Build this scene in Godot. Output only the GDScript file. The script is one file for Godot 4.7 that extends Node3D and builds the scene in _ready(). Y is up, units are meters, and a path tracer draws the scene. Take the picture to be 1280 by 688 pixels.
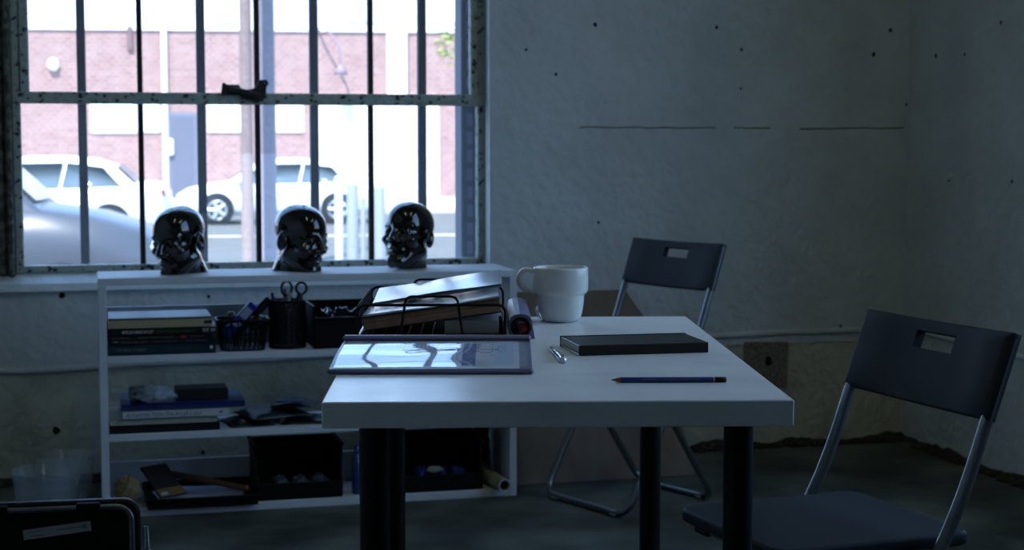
extends Node3D
# A dim workshop corner: steel window, white bookcase with three glossy heads, white table, folding chairs.

const EYE := Vector3(0, 1.057, 0)
const FOCAL := 2034.0
const YAW := 14.6
const PITCH := 4.667
const BACK := -5.2      # face of the back wall
const RIGHT := 2.79     # face of the right wall
const LEFT := -1.2
const FRONT := 2.4
const CEIL := 3.3
const LAMP := 0.30
const STREET := -0.75   # street level outside

var M := {}
var used := {}
var rng := RandomNumberGenerator.new()

# ------------------------------------------------------------------ helpers: nodes
func numbered(n: String) -> String:
	if not used.has(n):
		used[n] = 0
		return n
	used[n] += 1
	return "%s_%03d" % [n, used[n]]

func tag(o: Node, label: String, category: String, group := "", kind := ""):
	o.set_meta("label", label)
	o.set_meta("category", category)
	if group != "": o.set_meta("group", group)
	if kind != "": o.set_meta("kind", kind)
	return o

func base(called: String, at := Vector3.ZERO, turn := 0.0) -> Node3D:
	var o := Node3D.new()
	o.name = numbered(called)
	add_child(o)
	o.position = at
	o.rotation.y = turn
	return o

func mb() -> SurfaceTool:
	var st := SurfaceTool.new()
	st.begin(Mesh.PRIMITIVE_TRIANGLES)
	return st

func done(st: SurfaceTool, called: String, m: Material, parent: Node = null) -> MeshInstance3D:
	st.generate_normals()
	var o := MeshInstance3D.new()
	o.mesh = st.commit()
	o.material_override = m
	return put(o, called, parent)

func put(o: MeshInstance3D, called: String, parent: Node = null) -> MeshInstance3D:
	o.cast_shadow = GeometryInstance3D.SHADOW_CASTING_SETTING_ON
	if parent == null:
		o.name = numbered(called)
		add_child(o)
	else:
		o.name = called
		parent.add_child(o, true)
	return o

func struct(o: Node):
	o.set_meta("kind", "structure")
	return o

# ------------------------------------------------------------------ helpers: shapes (corners given counter-clockwise seen from outside)
func tri(st: SurfaceTool, a: Vector3, b: Vector3, c: Vector3):
	st.add_vertex(a); st.add_vertex(c); st.add_vertex(b)

func quad(st: SurfaceTool, a: Vector3, b: Vector3, c: Vector3, d: Vector3):
	tri(st, a, b, c); tri(st, a, c, d)

func facing(st: SurfaceTool, p: Array, mid: Vector3):
	var n: Vector3 = (p[1] - p[0]).cross(p[2] - p[0])
	var c := Vector3.ZERO
	for q in p: c += q
	c /= p.size()
	if n.dot(c - mid) < 0: p.reverse()
	if p.size() == 4: quad(st, p[0], p[1], p[2], p[3])
	else: tri(st, p[0], p[1], p[2])

func box(st: SurfaceTool, at: Vector3, size: Vector3, bevel := 0.0, b := Basis.IDENTITY):
	st.set_smooth_group(-1)
	var h := size / 2
	var mid := at
	if bevel <= 0.0:
		for ax in 3:
			for s in [-1, 1]:
				var p := []
				for k in [[-1, -1], [1, -1], [1, 1], [-1, 1]]:
					var v := Vector3.ZERO
					v[ax] = s * h[ax]
					v[(ax + 1) % 3] = k[0] * h[(ax + 1) % 3]
					v[(ax + 2) % 3] = k[1] * h[(ax + 2) % 3]
					p.append(at + b * v)
				facing(st, p, mid)
		return
	var e := minf(bevel, minf(h.x, minf(h.y, h.z)) * 0.95)
	var pt = func(sx: Vector3, ax: int) -> Vector3:
		var v := Vector3(sx.x * (h.x - e), sx.y * (h.y - e), sx.z * (h.z - e))
		v[ax] = sx[ax] * h[ax]
		return at + b * v
	for ax in 3:
		var a1 := (ax + 1) % 3
		var a2 := (ax + 2) % 3
		for s in [-1, 1]:
			var p := []
			for k in [[-1, -1], [1, -1], [1, 1], [-1, 1]]:
				var v := Vector3.ZERO
				v[ax] = s; v[a1] = k[0]; v[a2] = k[1]
				p.append(pt.call(v, ax))
			facing(st, p, mid)
		for s1 in [-1, 1]:
			for s2 in [-1, 1]:
				var v0 := Vector3.ZERO
				v0[ax] = -1; v0[a1] = s1; v0[a2] = s2
				var v1 := v0
				v1[ax] = 1
				facing(st, [pt.call(v0, a1), pt.call(v1, a1), pt.call(v1, a2), pt.call(v0, a2)], mid)
	for sx in [-1, 1]:
		for sy in [-1, 1]:
			for sz in [-1, 1]:
				var v := Vector3(sx, sy, sz)
				facing(st, [pt.call(v, 0), pt.call(v, 1), pt.call(v, 2)], mid)

func span(st: SurfaceTool, lo: Vector3, hi: Vector3, bevel := 0.0):
	box(st, (lo + hi) / 2, hi - lo, bevel)

func rounded(pts: Array, r: float, n := 5, closed := false) -> Array:
	var out := []
	var m := pts.size()
	for i in m:
		if not closed and (i == 0 or i == m - 1):
			out.append(pts[i])
			continue
		var p: Vector3 = pts[i]
		var a: Vector3 = pts[(i + m - 1) % m] - p
		var b: Vector3 = pts[(i + 1) % m] - p
		var l := minf(r, minf(a.length(), b.length()) * 0.49)
		var pa := p + a.normalized() * l
		var pb := p + b.normalized() * l
		for k in n + 1:
			var t := float(k) / n
			out.append(pa.lerp(p, t).lerp(p.lerp(pb, t), t))
	return out

func tube(st: SurfaceTool, path: Array, r, sides := 10, closed := false, flat := 1.0):
	st.set_smooth_group(0)
	var n := path.size()
	var rings := []
	var up := Vector3.ZERO
	for i in n:
		var prev: Vector3 = path[(i + n - 1) % n] if (i > 0 or closed) else path[i]
		var next: Vector3 = path[(i + 1) % n] if (i < n - 1 or closed) else path[i]
		var d := (next - prev).normalized()
		if up == Vector3.ZERO:
			up = Vector3.UP if absf(d.y) < 0.9 else Vector3.RIGHT
		up = (up - d * up.dot(d)).normalized()
		var side := d.cross(up)
		var rr: float = r[i] if r is Array else r
		var ring := []
		for k in sides:
			var a := TAU * k / sides
			ring.append(path[i] + (side * cos(a) + up * sin(a) * flat) * rr)
		rings.append(ring)
	for i in (n if closed else n - 1):
		var A: Array = rings[i]
		var B: Array = rings[(i + 1) % n]
		for k in sides:
			var k2 := (k + 1) % sides
			facing(st, [A[k], A[k2], B[k2], B[k]], (path[i] + path[(i + 1) % n]) / 2)
	if not closed:
		st.set_smooth_group(-1)
		for e in [0, n - 1]:
			var inner: Vector3 = path[1] if e == 0 else path[n - 2]
			for k in range(1, sides - 1):
				facing(st, [rings[e][0], rings[e][k], rings[e][k + 1]], inner)

# profile: [radius, height, group?] from the bottom outside round to the inside
func lathe(st: SurfaceTool, prof: Array, at := Vector3.ZERO, sides := 32, b := Basis.IDENTITY, hard := false):
	for i in prof.size() - 1:
		var p0 = prof[i]
		var p1 = prof[i + 1]
		st.set_smooth_group(i if hard else 0)
		for k in sides:
			var a0 := TAU * k / sides
			var a1 := TAU * (k + 1) / sides
			var q := []
			for s in [[p0, a0], [p1, a0], [p1, a1], [p0, a1]]:
				q.append(at + b * Vector3(s[0][0] * sin(s[1]), s[0][1], s[0][0] * cos(s[1])))
			if p0[0] < 1e-6: tri(st, q[0], q[2], q[1])
			elif p1[0] < 1e-6: tri(st, q[0], q[3], q[1])
			else: quad(st, q[0], q[3], q[2], q[1])

# polygon in the xy plane, extruded from z0 to z1, carried by transform
func prism(st: SurfaceTool, poly: PackedVector2Array, z0: float, z1: float, t := Transform3D.IDENTITY):
	st.set_smooth_group(-1)
	if not Geometry2D.is_polygon_clockwise(poly): pass
	else: poly.reverse()
	var idx := Geometry2D.triangulate_polygon(poly)
	var f = func(v: Vector2, z: float) -> Vector3: return t * Vector3(v.x, v.y, z)
	for i in range(0, idx.size(), 3):
		var a := poly[idx[i]]; var b := poly[idx[i + 1]]; var c := poly[idx[i + 2]]
		if (b - a).cross(c - a) < 0:
			var s := b; b = c; c = s
		tri(st, f.call(a, z1), f.call(b, z1), f.call(c, z1))
		tri(st, f.call(a, z0), f.call(c, z0), f.call(b, z0))
	for i in poly.size():
		var a := poly[i]; var b := poly[(i + 1) % poly.size()]
		quad(st, f.call(a, z0), f.call(b, z0), f.call(b, z1), f.call(a, z1))

func round_rect(w: float, h: float, r: float, n := 5) -> PackedVector2Array:
	var p := PackedVector2Array()
	for q in 4:
		var c := Vector2((w / 2 - r) * (1 if q in [0, 3] else -1), (h / 2 - r) * (1 if q in [0, 1] else -1))
		for k in n + 1:
			var a := (q + float(k) / n) * PI / 2
			p.append(c + Vector2(cos(a), sin(a)) * r)
	return p

# slab of rounded outline lying in xz, with softened rims
func slab(st: SurfaceTool, outline: PackedVector2Array, y0: float, y1: float, soft: float, t := Transform3D.IDENTITY):
	var n := outline.size()
	var c := Vector2.ZERO
	for p in outline: c += p
	c /= n
	var rows := [[y0, soft], [y0 + soft * 0.4, soft * 0.3], [y0 + soft, 0.0], [y1 - soft, 0.0], [y1 - soft * 0.4, soft * 0.3], [y1, soft]]
	var ring := []
	for row in rows:
		var line := []
		for p in outline:
			var q: Vector2 = p - (p - c).normalized() * row[1]
			line.append(Vector3(q.x, row[0], q.y))
		ring.append(line)
	st.set_smooth_group(1)
	var mid := Vector3(c.x, (y0 + y1) / 2, c.y)
	for i in ring.size() - 1:
		for k in n:
			var k2 := (k + 1) % n
			var q := [ring[i][k], ring[i][k2], ring[i + 1][k2], ring[i + 1][k]]
			facing(st, q.map(func(v): return t * v), t * mid)
	st.set_smooth_group(-1)
	for k in n:
		var k2 := (k + 1) % n
		facing(st, [t * ring[0][k], t * ring[0][k2], t * Vector3(c.x, y0, c.y)], t * mid)
		facing(st, [t * ring[5][k], t * ring[5][k2], t * Vector3(c.x, y1, c.y)], t * mid)

# lumpy closed shape
func blob(st: SurfaceTool, at: Vector3, size: Vector3, rough: float, freq: float, seed_: int, rows := 14, cols := 22, floor_y := -1e9):
	var nz := FastNoiseLite.new()
	nz.seed = seed_
	nz.frequency = freq
	nz.fractal_octaves = 3
	st.set_smooth_group(0)
	var g := []
	for i in rows + 1:
		var line := []
		for k in cols:
			var a := PI * i / rows
			var b := TAU * k / cols
			var d := Vector3(sin(a) * cos(b), cos(a), sin(a) * sin(b))
			var p := d * size * 0.5 * (1.0 + rough * nz.get_noise_3dv(d * 10.0))
			p += at
			p.y = maxf(p.y, floor_y)
			line.append(p)
		g.append(line)
	for i in rows:
		for k in cols:
			var k2 := (k + 1) % cols
			quad(st, g[i][k], g[i][k2], g[i + 1][k2], g[i + 1][k])

func text(parent: Node, called: String, words: String, high: float, m: Material, at: Vector3, b := Basis.IDENTITY, fit := 0.0, serif := false):
	var t := TextMesh.new()
	var f := SystemFont.new()
	f.font_names = PackedStringArray(["Droid Serif" if serif else "Droid Sans"])
	t.font = f
	t.font_size = 32
	t.text = words
	t.pixel_size = high / 24.0
	t.depth = 0.0004
	t.curve_step = 4.0
	var o := MeshInstance3D.new()
	o.mesh = t
	o.material_override = m
	put(o, called, parent)
	o.transform = Transform3D(b, at)
	if fit > 0.0:
		var w := t.get_aabb().size.x
		if w > 0: o.transform.basis = b * Basis.from_scale(Vector3(fit / w, 1, 1))
	return o

# ------------------------------------------------------------------ helpers: from a pixel to a place
func ray(x: float, y: float) -> Vector3:
	var v := Vector3((x - 640.0) / FOCAL, -(y - 344.0) / FOCAL, -1)
	return Basis.from_euler(Vector3(-deg_to_rad(PITCH), -deg_to_rad(YAW), 0)) * v

func on_height(x: float, y: float, h: float) -> Vector3:
	var d := ray(x, y)
	return EYE + d * (h - EYE.y) / d.y

func on_z(x: float, y: float, z: float) -> Vector3:
	var d := ray(x, y)
	return EYE + d * z / d.z

func on_x(x: float, y: float, px: float) -> Vector3:
	var d := ray(x, y)
	return EYE + d * px / d.x

# ------------------------------------------------------------------ materials
func flat_mat(c: Color, rough := 0.6, metal := 0.0, spec := 0.5) -> StandardMaterial3D:
	var m := StandardMaterial3D.new()
	m.albedo_color = c
	m.roughness = rough
	m.metallic = metal
	m.metallic_specular = spec
	return m

func noise_tex(freq: float, seed_: int, ramp: Array, octaves := 4, size := 512) -> NoiseTexture2D:
	var t := NoiseTexture2D.new()
	t.width = size
	t.height = size
	t.seamless = true
	var n := FastNoiseLite.new()
	n.seed = seed_
	n.frequency = freq
	n.fractal_octaves = octaves
	t.noise = n
	if ramp.size():
		var g := Gradient.new()
		var off := PackedFloat32Array()
		var col := PackedColorArray()
		for r in ramp:
			off.append(r[0]); col.append(r[1])
		g.offsets = off
		g.colors = col
		t.color_ramp = g
	return t

func patchy(ramp: Array, freq: float, seed_: int, tile: float, rough := 0.7, relief := 0.0, relief_freq := 0.03, octaves := 4) -> StandardMaterial3D:
	var m := flat_mat(Color.WHITE, rough)
	m.albedo_texture = noise_tex(freq, seed_, ramp, octaves)
	m.uv1_triplanar = true
	m.uv1_world_triplanar = true
	m.uv1_scale = Vector3.ONE / tile
	if relief > 0:
		m.heightmap_enabled = true
		m.heightmap_texture = noise_tex(relief_freq, seed_ + 7, [], 5)
		m.heightmap_scale = relief
	return m

func print_mat(img: Image, rough: float) -> StandardMaterial3D:
	var m := flat_mat(Color.WHITE, rough)
	m.albedo_texture = ImageTexture.create_from_image(img)
	return m

func clear_mat(c: Color, alpha: float, rough := 0.02) -> StandardMaterial3D:
	var m := flat_mat(Color(c.r, c.g, c.b, alpha), rough)
	m.transparency = BaseMaterial3D.TRANSPARENCY_ALPHA
	return m

func make_materials():
	M.plaster = patchy([[0.0, Color(0.74, 0.755, 0.74)], [0.5, Color(0.78, 0.795, 0.785)], [1.0, Color(0.81, 0.825, 0.815)]], 0.012, 3, 2.3, 0.75, 0.6, 0.07)
	M.plaster_low = patchy([[0.0, Color(0.64, 0.63, 0.56)], [0.5, Color(0.76, 0.75, 0.67)], [1.0, Color(0.81, 0.80, 0.73)]], 0.01, 13, 1.7, 0.8, 0.6, 0.07)
	M.concrete = patchy([[0.0, Color(0.13, 0.14, 0.12)], [0.4, Color(0.24, 0.26, 0.23)], [0.62, Color(0.31, 0.33, 0.30)], [1.0, Color(0.42, 0.43, 0.39)]], 0.009, 21, 2.1, 0.75, 0.3, 0.03, 5)
	M.rubble = patchy([[0.0, Color(0.07, 0.065, 0.05)], [0.6, Color(0.20, 0.18, 0.14)], [1.0, Color(0.42, 0.40, 0.34)]], 0.03, 31, 0.5, 0.95, 0.2)
	M.broken = patchy([[0.0, Color(0.14, 0.13, 0.11)], [0.6, Color(0.30, 0.28, 0.24)], [1.0, Color(0.55, 0.53, 0.47)]], 0.05, 33, 0.5, 0.95, 0.2)
	M.ceiling = flat_mat(Color(0.72, 0.72, 0.70), 0.8)
	M.chipped = patchy([[0.0, Color(0.11, 0.095, 0.08)], [0.26, Color(0.16, 0.14, 0.12)], [0.32, Color(0.60, 0.62, 0.58)], [1.0, Color(0.70, 0.72, 0.68)]], 0.03, 41, 0.5, 0.6, 0.05, 0.03, 4)
	M.chipped_dark = patchy([[0.0, Color(0.11, 0.10, 0.085)], [0.45, Color(0.24, 0.23, 0.20)], [0.6, Color(0.38, 0.38, 0.34)], [1.0, Color(0.46, 0.46, 0.41)]], 0.025, 43, 0.6, 0.7, 0.05, 0.03, 4)
	M.iron = patchy([[0.0, Color(0.07, 0.055, 0.06)], [1.0, Color(0.17, 0.13, 0.14)]], 0.02, 47, 0.4, 0.6)
	M.old_iron = patchy([[0.0, Color(0.06, 0.05, 0.045)], [1.0, Color(0.19, 0.17, 0.14)]], 0.04, 48, 0.2, 0.55, 0.05)
	M.glass = clear_mat(Color(0.85, 0.93, 1.0), 0.03, 0.0)
	M.glass.backlight_enabled = true            # film of dust on the upper panes
	M.glass.backlight = Color(0.11, 0.105, 0.105)
	M.glass_low = M.glass.duplicate()           # dirtier panes near the sill
	M.glass_low.backlight = Color(0.16, 0.16, 0.16)
	M.crack = flat_mat(Color(0.40, 0.39, 0.36), 0.9)
	M.white_board = patchy([[0.0, Color(0.75, 0.76, 0.77)], [1.0, Color(0.81, 0.82, 0.83)]], 0.01, 51, 1.1, 0.6)
	M.white_board.metallic_specular = 0.3
	M.table = patchy([[0.0, Color(0.86, 0.87, 0.87)], [0.4, Color(0.92, 0.92, 0.92)], [1.0, Color(0.95, 0.95, 0.95)]], 0.006, 53, 0.9, 0.27)
	M.black_metal = flat_mat(Color(0.025, 0.025, 0.028), 0.5, 0.0, 0.3)
	M.black_plastic = patchy([[0.0, Color(0.028, 0.030, 0.034)], [1.0, Color(0.045, 0.048, 0.054)]], 0.05, 55, 0.2, 0.5)
	M.black_plastic.metallic_specular = 0.3
	M.chair_plastic = patchy([[0.0, Color(0.20, 0.215, 0.23)], [1.0, Color(0.23, 0.245, 0.26)]], 0.2, 56, 0.2, 0.58)
	M.chair_plastic.metallic_specular = 0.2
	M.steel = flat_mat(Color(0.62, 0.64, 0.66), 0.28, 1.0)
	M.dull_steel = flat_mat(Color(0.50, 0.52, 0.53), 0.38, 1.0)
	M.rubber = flat_mat(Color(0.55, 0.55, 0.52), 0.7)
	M.gloss_black = flat_mat(Color(0.008, 0.009, 0.012), 0.08)
	M.gloss_black.clearcoat_enabled = true
	M.gloss_black.clearcoat = 0.6
	M.gloss_black.clearcoat_roughness = 0.04
	M.ceramic = flat_mat(Color(0.90, 0.90, 0.86), 0.16)
	M.chrome = flat_mat(Color(0.8, 0.81, 0.83), 0.12, 1.0)
	M.note_black = patchy([[0.0, Color(0.022, 0.023, 0.027)], [1.0, Color(0.042, 0.043, 0.048)]], 0.2, 57, 0.1, 0.38)
	M.paper = patchy([[0.0, Color(0.74, 0.73, 0.69)], [1.0, Color(0.86, 0.85, 0.81)]], 0.1, 58, 0.1, 0.8)
	M.cardboard = patchy([[0.0, Color(0.43, 0.37, 0.32)], [1.0, Color(0.50, 0.44, 0.39)]], 0.02, 59, 0.8, 0.9)
	M.lilac = flat_mat(Color(0.42, 0.42, 0.55), 0.35)
	M.white_print = flat_mat(Color(0.85, 0.85, 0.85), 0.6)
	M.grey_print = flat_mat(Color(0.45, 0.45, 0.47), 0.6)
	M.dark_print = flat_mat(Color(0.06, 0.06, 0.07), 0.6)
	M.green_print = flat_mat(Color(0.18, 0.45, 0.20), 0.6)
	M.red_print = flat_mat(Color(0.65, 0.06, 0.06), 0.6)
	M.nail_hole = flat_mat(Color(0.03, 0.028, 0.025), 1.0)

# ------------------------------------------------------------------ the scene
func _ready():
	rng.seed = 20240611
	set_camera_and_light()
	make_materials()
	build_room()
	build_window()
	build_side_window()
	build_ceiling_lights()
	build_street()
	build_bookcase()
	build_table()
	build_chairs()
	build_heads()
	build_table_things()
	build_shelf_things()
	build_floor_things()

func set_camera_and_light():
	var cam := Camera3D.new()
	cam.name = "camera"
	cam.fov = rad_to_deg(2.0 * atan(344.0 / FOCAL))
	cam.position = EYE
	cam.rotation = Vector3(-deg_to_rad(PITCH), -deg_to_rad(YAW), 0)
	var ca := CameraAttributesPhysical.new()
	ca.frustum_focal_length = 12.0 * FOCAL / 344.0
	ca.frustum_focus_distance = 2.35
	ca.exposure_aperture = 11.5
	ca.frustum_near = 0.05
	ca.frustum_far = 400.0
	cam.attributes = ca
	add_child(cam)
	cam.current = true
	var sky := ProceduralSkyMaterial.new()
	sky.sky_top_color = Color(0.54, 0.71, 0.93)
	sky.sky_horizon_color = Color(0.69, 0.83, 0.98)
	sky.ground_horizon_color = Color(0.62, 0.70, 0.78)
	sky.ground_bottom_color = Color(0.40, 0.44, 0.48)
	sky.sky_energy_multiplier = 2.0
	sky.ground_energy_multiplier = 1.0
	sky.sun_angle_max = 1.0
	var env := Environment.new()
	env.background_mode = Environment.BG_SKY
	env.sky = Sky.new()
	env.sky.sky_material = sky
	env.tonemap_mode = Environment.TONE_MAPPER_LINEAR
	env.tonemap_exposure = 1.0
	env.sdfgi_enabled = true
	env.ssao_enabled = true
	env.ssil_enabled = true
	var we := WorldEnvironment.new()
	we.name = "environment"
	we.environment = env
	add_child(we)
	var sun := DirectionalLight3D.new()
	sun.name = "sun"
	sun.light_color = Color(0.97, 0.98, 1.0)
	sun.light_energy = 3.4
	sun.light_angular_distance = 0.5
	sun.shadow_enabled = true
	add_child(sun)
	sun.look_at_from_position(Vector3.ZERO, Vector3(0.25, -0.80, -0.55), Vector3.UP)

# ------------------------------------------------------------------ room
func build_room():
	var st := mb()
	span(st, Vector3(LEFT - 0.3, -0.2, BACK - 0.35), Vector3(RIGHT + 0.3, 0, FRONT + 0.3))
	struct(done(st, "floor", M.concrete))
	st = mb()
	span(st, Vector3(LEFT - 0.3, CEIL, BACK - 0.35), Vector3(RIGHT + 0.3, CEIL + 0.3, FRONT + 0.3))
	struct(done(st, "ceiling", M.ceiling))
	# back wall round the window opening; below the ledge the older plaster
	var x0 := -0.46
	var x1 := 1.279
	var y0 := 0.622
	var y1 := 2.42
	var z1 := BACK - 0.35
	st = mb()
	span(st, Vector3(LEFT - 0.3, 0.36, z1), Vector3(RIGHT + 0.3, y0, BACK))
	span(st, Vector3(LEFT - 0.3, y1, z1), Vector3(RIGHT + 0.3, CEIL, BACK))
	span(st, Vector3(LEFT - 0.3, y0, z1), Vector3(x0, y1, BACK))
	span(st, Vector3(x1, y0, z1), Vector3(RIGHT + 0.3, y1, BACK))
	var wb: MeshInstance3D = struct(done(st, "wall_back", M.plaster))
	st = mb()
	span(st, Vector3(LEFT - 0.3, 0, z1), Vector3(RIGHT + 0.3, 0.36, BACK - 0.004))
	done(st, "lower_plaster", M.plaster_low, wb)
	# ledge of thick plaster that runs along the wall, not quite level
	st = mb()
	var ledge := []
	for k in 27:
		var x := LEFT + (RIGHT - LEFT) * k / 26.0
		var y := 0.354 + 0.0 + 0.046 * clampf((x + 0.3) / 2.9, 0, 1)
		ledge.append(Vector3(x, y + 0.0025 * sin(x * 9.0), BACK - 0.001))
	tube(st, ledge, 0.011, 8)
	done(st, "plaster_ledge", M.plaster, wb)
	# hairline crack where two coats of plaster meet
	for seg in [[724, 159, 895, 160], [917, 160, 962, 160], [1000, 161, 1130, 160]]:
		var a := on_z(seg[0], seg[1], BACK)
		var b := on_z(seg[2], seg[3], BACK)
		st = mb()
		var n := 14
		var line := []
		for k in n + 1:
			line.append(a.lerp(b, float(k) / n) + Vector3(0, rng.randf_range(-0.002, 0.002), 0))
		tube(st, line, 0.0022, 5)
		done(st, "plaster_crack", M.crack, wb)
	for p in [[744, 31, 7], [896, 34, 6], [927, 62, 5], [695, 93, 5], [748, 278, 5], [78, 369, 9], [70, 539, 11], [112, 573, 4], [261, 371, 5], [254, 566, 6], [1113, 38, 6], [1092, 68, 7], [1133, 131, 4], [1051, 408, 5], [658, 62, 4], [926, 111, 4]]:
		st = mb()
		var at := on_z(p[0], p[1], BACK)
		if at.y < 0.36: at.z = BACK - 0.004
		blob(st, at, Vector3(p[2] * 0.0021, p[2] * 0.0022, 0.003), 0.5, 0.1, int(p[0]), 6, 10)
		done(st, "nail_hole", M.nail_hole, wb)
	ragged(wb, Transform3D(Basis.IDENTITY, Vector3(0, 0, BACK - 0.0035)), LEFT, RIGHT, 5)
	# rusty access plate below the ledge, with its cable hole
	st = mb()
	var pl := on_z(957, 449, BACK)
	box(st, Vector3(pl.x, 0.285, BACK - 0.003), Vector3(0.165, 0.165, 0.012), 0.003, Basis(Vector3.FORWARD, 0.03))
	var plate := done(st, "access_plate", patchy([[0.0, Color(0.36, 0.31, 0.27)], [1.0, Color(0.62, 0.58, 0.52)]], 0.03, 71, 0.3, 0.8), wb)
	st = mb()
	blob(st, Vector3(pl.x + 0.01, 0.30, BACK + 0.003), Vector3(0.026, 0.034, 0.003), 0.5, 0.2, 3, 6, 10)
	done(st, "cable_hole", M.nail_hole, plate)
	# right wall, with its own window opening nearer the camera
	var wz0 := -3.7
	var wz1 := -1.4
	var wy0 := 0.8
	var wy1 := 3.15
	st = mb()
	span(st, Vector3(RIGHT, 0, BACK - 0.35), Vector3(RIGHT + 0.3, CEIL, wz0))
	span(st, Vector3(RIGHT, 0, wz1), Vector3(RIGHT + 0.3, CEIL, FRONT + 0.3))
	span(st, Vector3(RIGHT, 0, wz0), Vector3(RIGHT + 0.3, wy0, wz1))
	span(st, Vector3(RIGHT, wy1, wz0), Vector3(RIGHT + 0.3, CEIL, wz1))
	var wr: MeshInstance3D = struct(done(st, "wall_right", M.plaster))
	st = mb()
	tube(st, [Vector3(RIGHT + 0.001, 0.40, BACK), Vector3(RIGHT + 0.001, 0.392, -4.4), Vector3(RIGHT + 0.001, 0.39, -2.0), Vector3(RIGHT + 0.001, 0.39, FRONT)], 0.010, 8)
	done(st, "plaster_ledge", M.plaster, wr)
	for p in [[1170, 70, 7], [1206, 68, 5], [1251, 28, 6], [1186, 226, 4], [1265, 227, 6]]:
		st = mb()
		blob(st, on_x(p[0], p[1], RIGHT), Vector3(0.003, p[2] * 0.0024, p[2] * 0.002), 0.5, 0.1, int(p[0]), 6, 10)
		done(st, "nail_hole", M.nail_hole, wr)
	ragged(wr, Transform3D(Basis(Vector3(0, 0, -1), Vector3.UP, Vector3(-1, 0, 0)).orthonormalized(), Vector3(RIGHT - 0.0005, 0, 0)), 1.0, -BACK, 6)
	# left wall and the wall behind the camera
	st = mb()
	span(st, Vector3(LEFT - 0.3, 0, BACK - 0.35), Vector3(LEFT, CEIL, FRONT + 0.3))
	struct(done(st, "wall_left", M.plaster))
	st = mb()
	span(st, Vector3(LEFT - 0.3, 0, FRONT), Vector3(RIGHT + 0.3, CEIL, FRONT + 0.3))
	struct(done(st, "wall_front", M.plaster))
	# crumbling edge of plaster and dirt at the foot of the walls
	st = mb()
	var x := LEFT
	while x < RIGHT:
		var s := rng.randf_range(0.010, 0.030)
		blob(st, Vector3(x, 0.0, BACK + s * 1.1), Vector3(s * 2.2, s * rng.randf_range(0.7, 1.6), s * 1.5), 0.9, 0.12, rng.randi(), 5, 8)
		x += s * 0.8
	tag(done(st, "plaster_rubble", M.rubble), "dark crumbled plaster and dirt along the foot of the window wall", "rubble", "", "stuff")
	st = mb()
	var z := BACK + 0.16
	while z < -1.5:
		var s := rng.randf_range(0.010, 0.030)
		blob(st, Vector3(RIGHT - s * 1.1, 0.0, z), Vector3(s * 1.5, s * rng.randf_range(0.7, 1.7), s * 2.2), 0.9, 0.12, rng.randi(), 5, 8)
		z += s * 0.8
	tag(done(st, "plaster_rubble", M.rubble), "dark crumbled plaster and dirt along the foot of the bare wall without a window", "rubble", "", "stuff")

# broken dirty edge where the plaster has come away just above the floor
func ragged(wall: Node, t: Transform3D, x0: float, x1: float, seed_: int):
	var nz := FastNoiseLite.new()
	nz.seed = seed_
	nz.frequency = 6.0
	nz.fractal_octaves = 4
	var st := mb()
	st.set_smooth_group(-1)
	var n := 260
	for k in n:
		var a := lerpf(x0, x1, float(k) / n)
		var b := lerpf(x0, x1, float(k + 1) / n)
		var ya := 0.019 + 0.022 * nz.get_noise_1d(a)
		var yb := 0.019 + 0.022 * nz.get_noise_1d(b)
		quad(st, t * Vector3(a, 0, 0.004), t * Vector3(b, 0, 0.004), t * Vector3(b, yb, 0.004), t * Vector3(a, ya, 0.004))
		quad(st, t * Vector3(a, ya, 0.004), t * Vector3(b, yb, 0.004), t * Vector3(b, yb + 0.003, 0.0), t * Vector3(a, ya + 0.003, 0.0))
	done(st, "broken_plaster_edge", M.broken, wall)

func pane(w: Node, lo: Vector3, hi: Vector3, m: Material):
	var st := mb()
	span(st, lo, hi)
	done(st, "pane", m, w)

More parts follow.
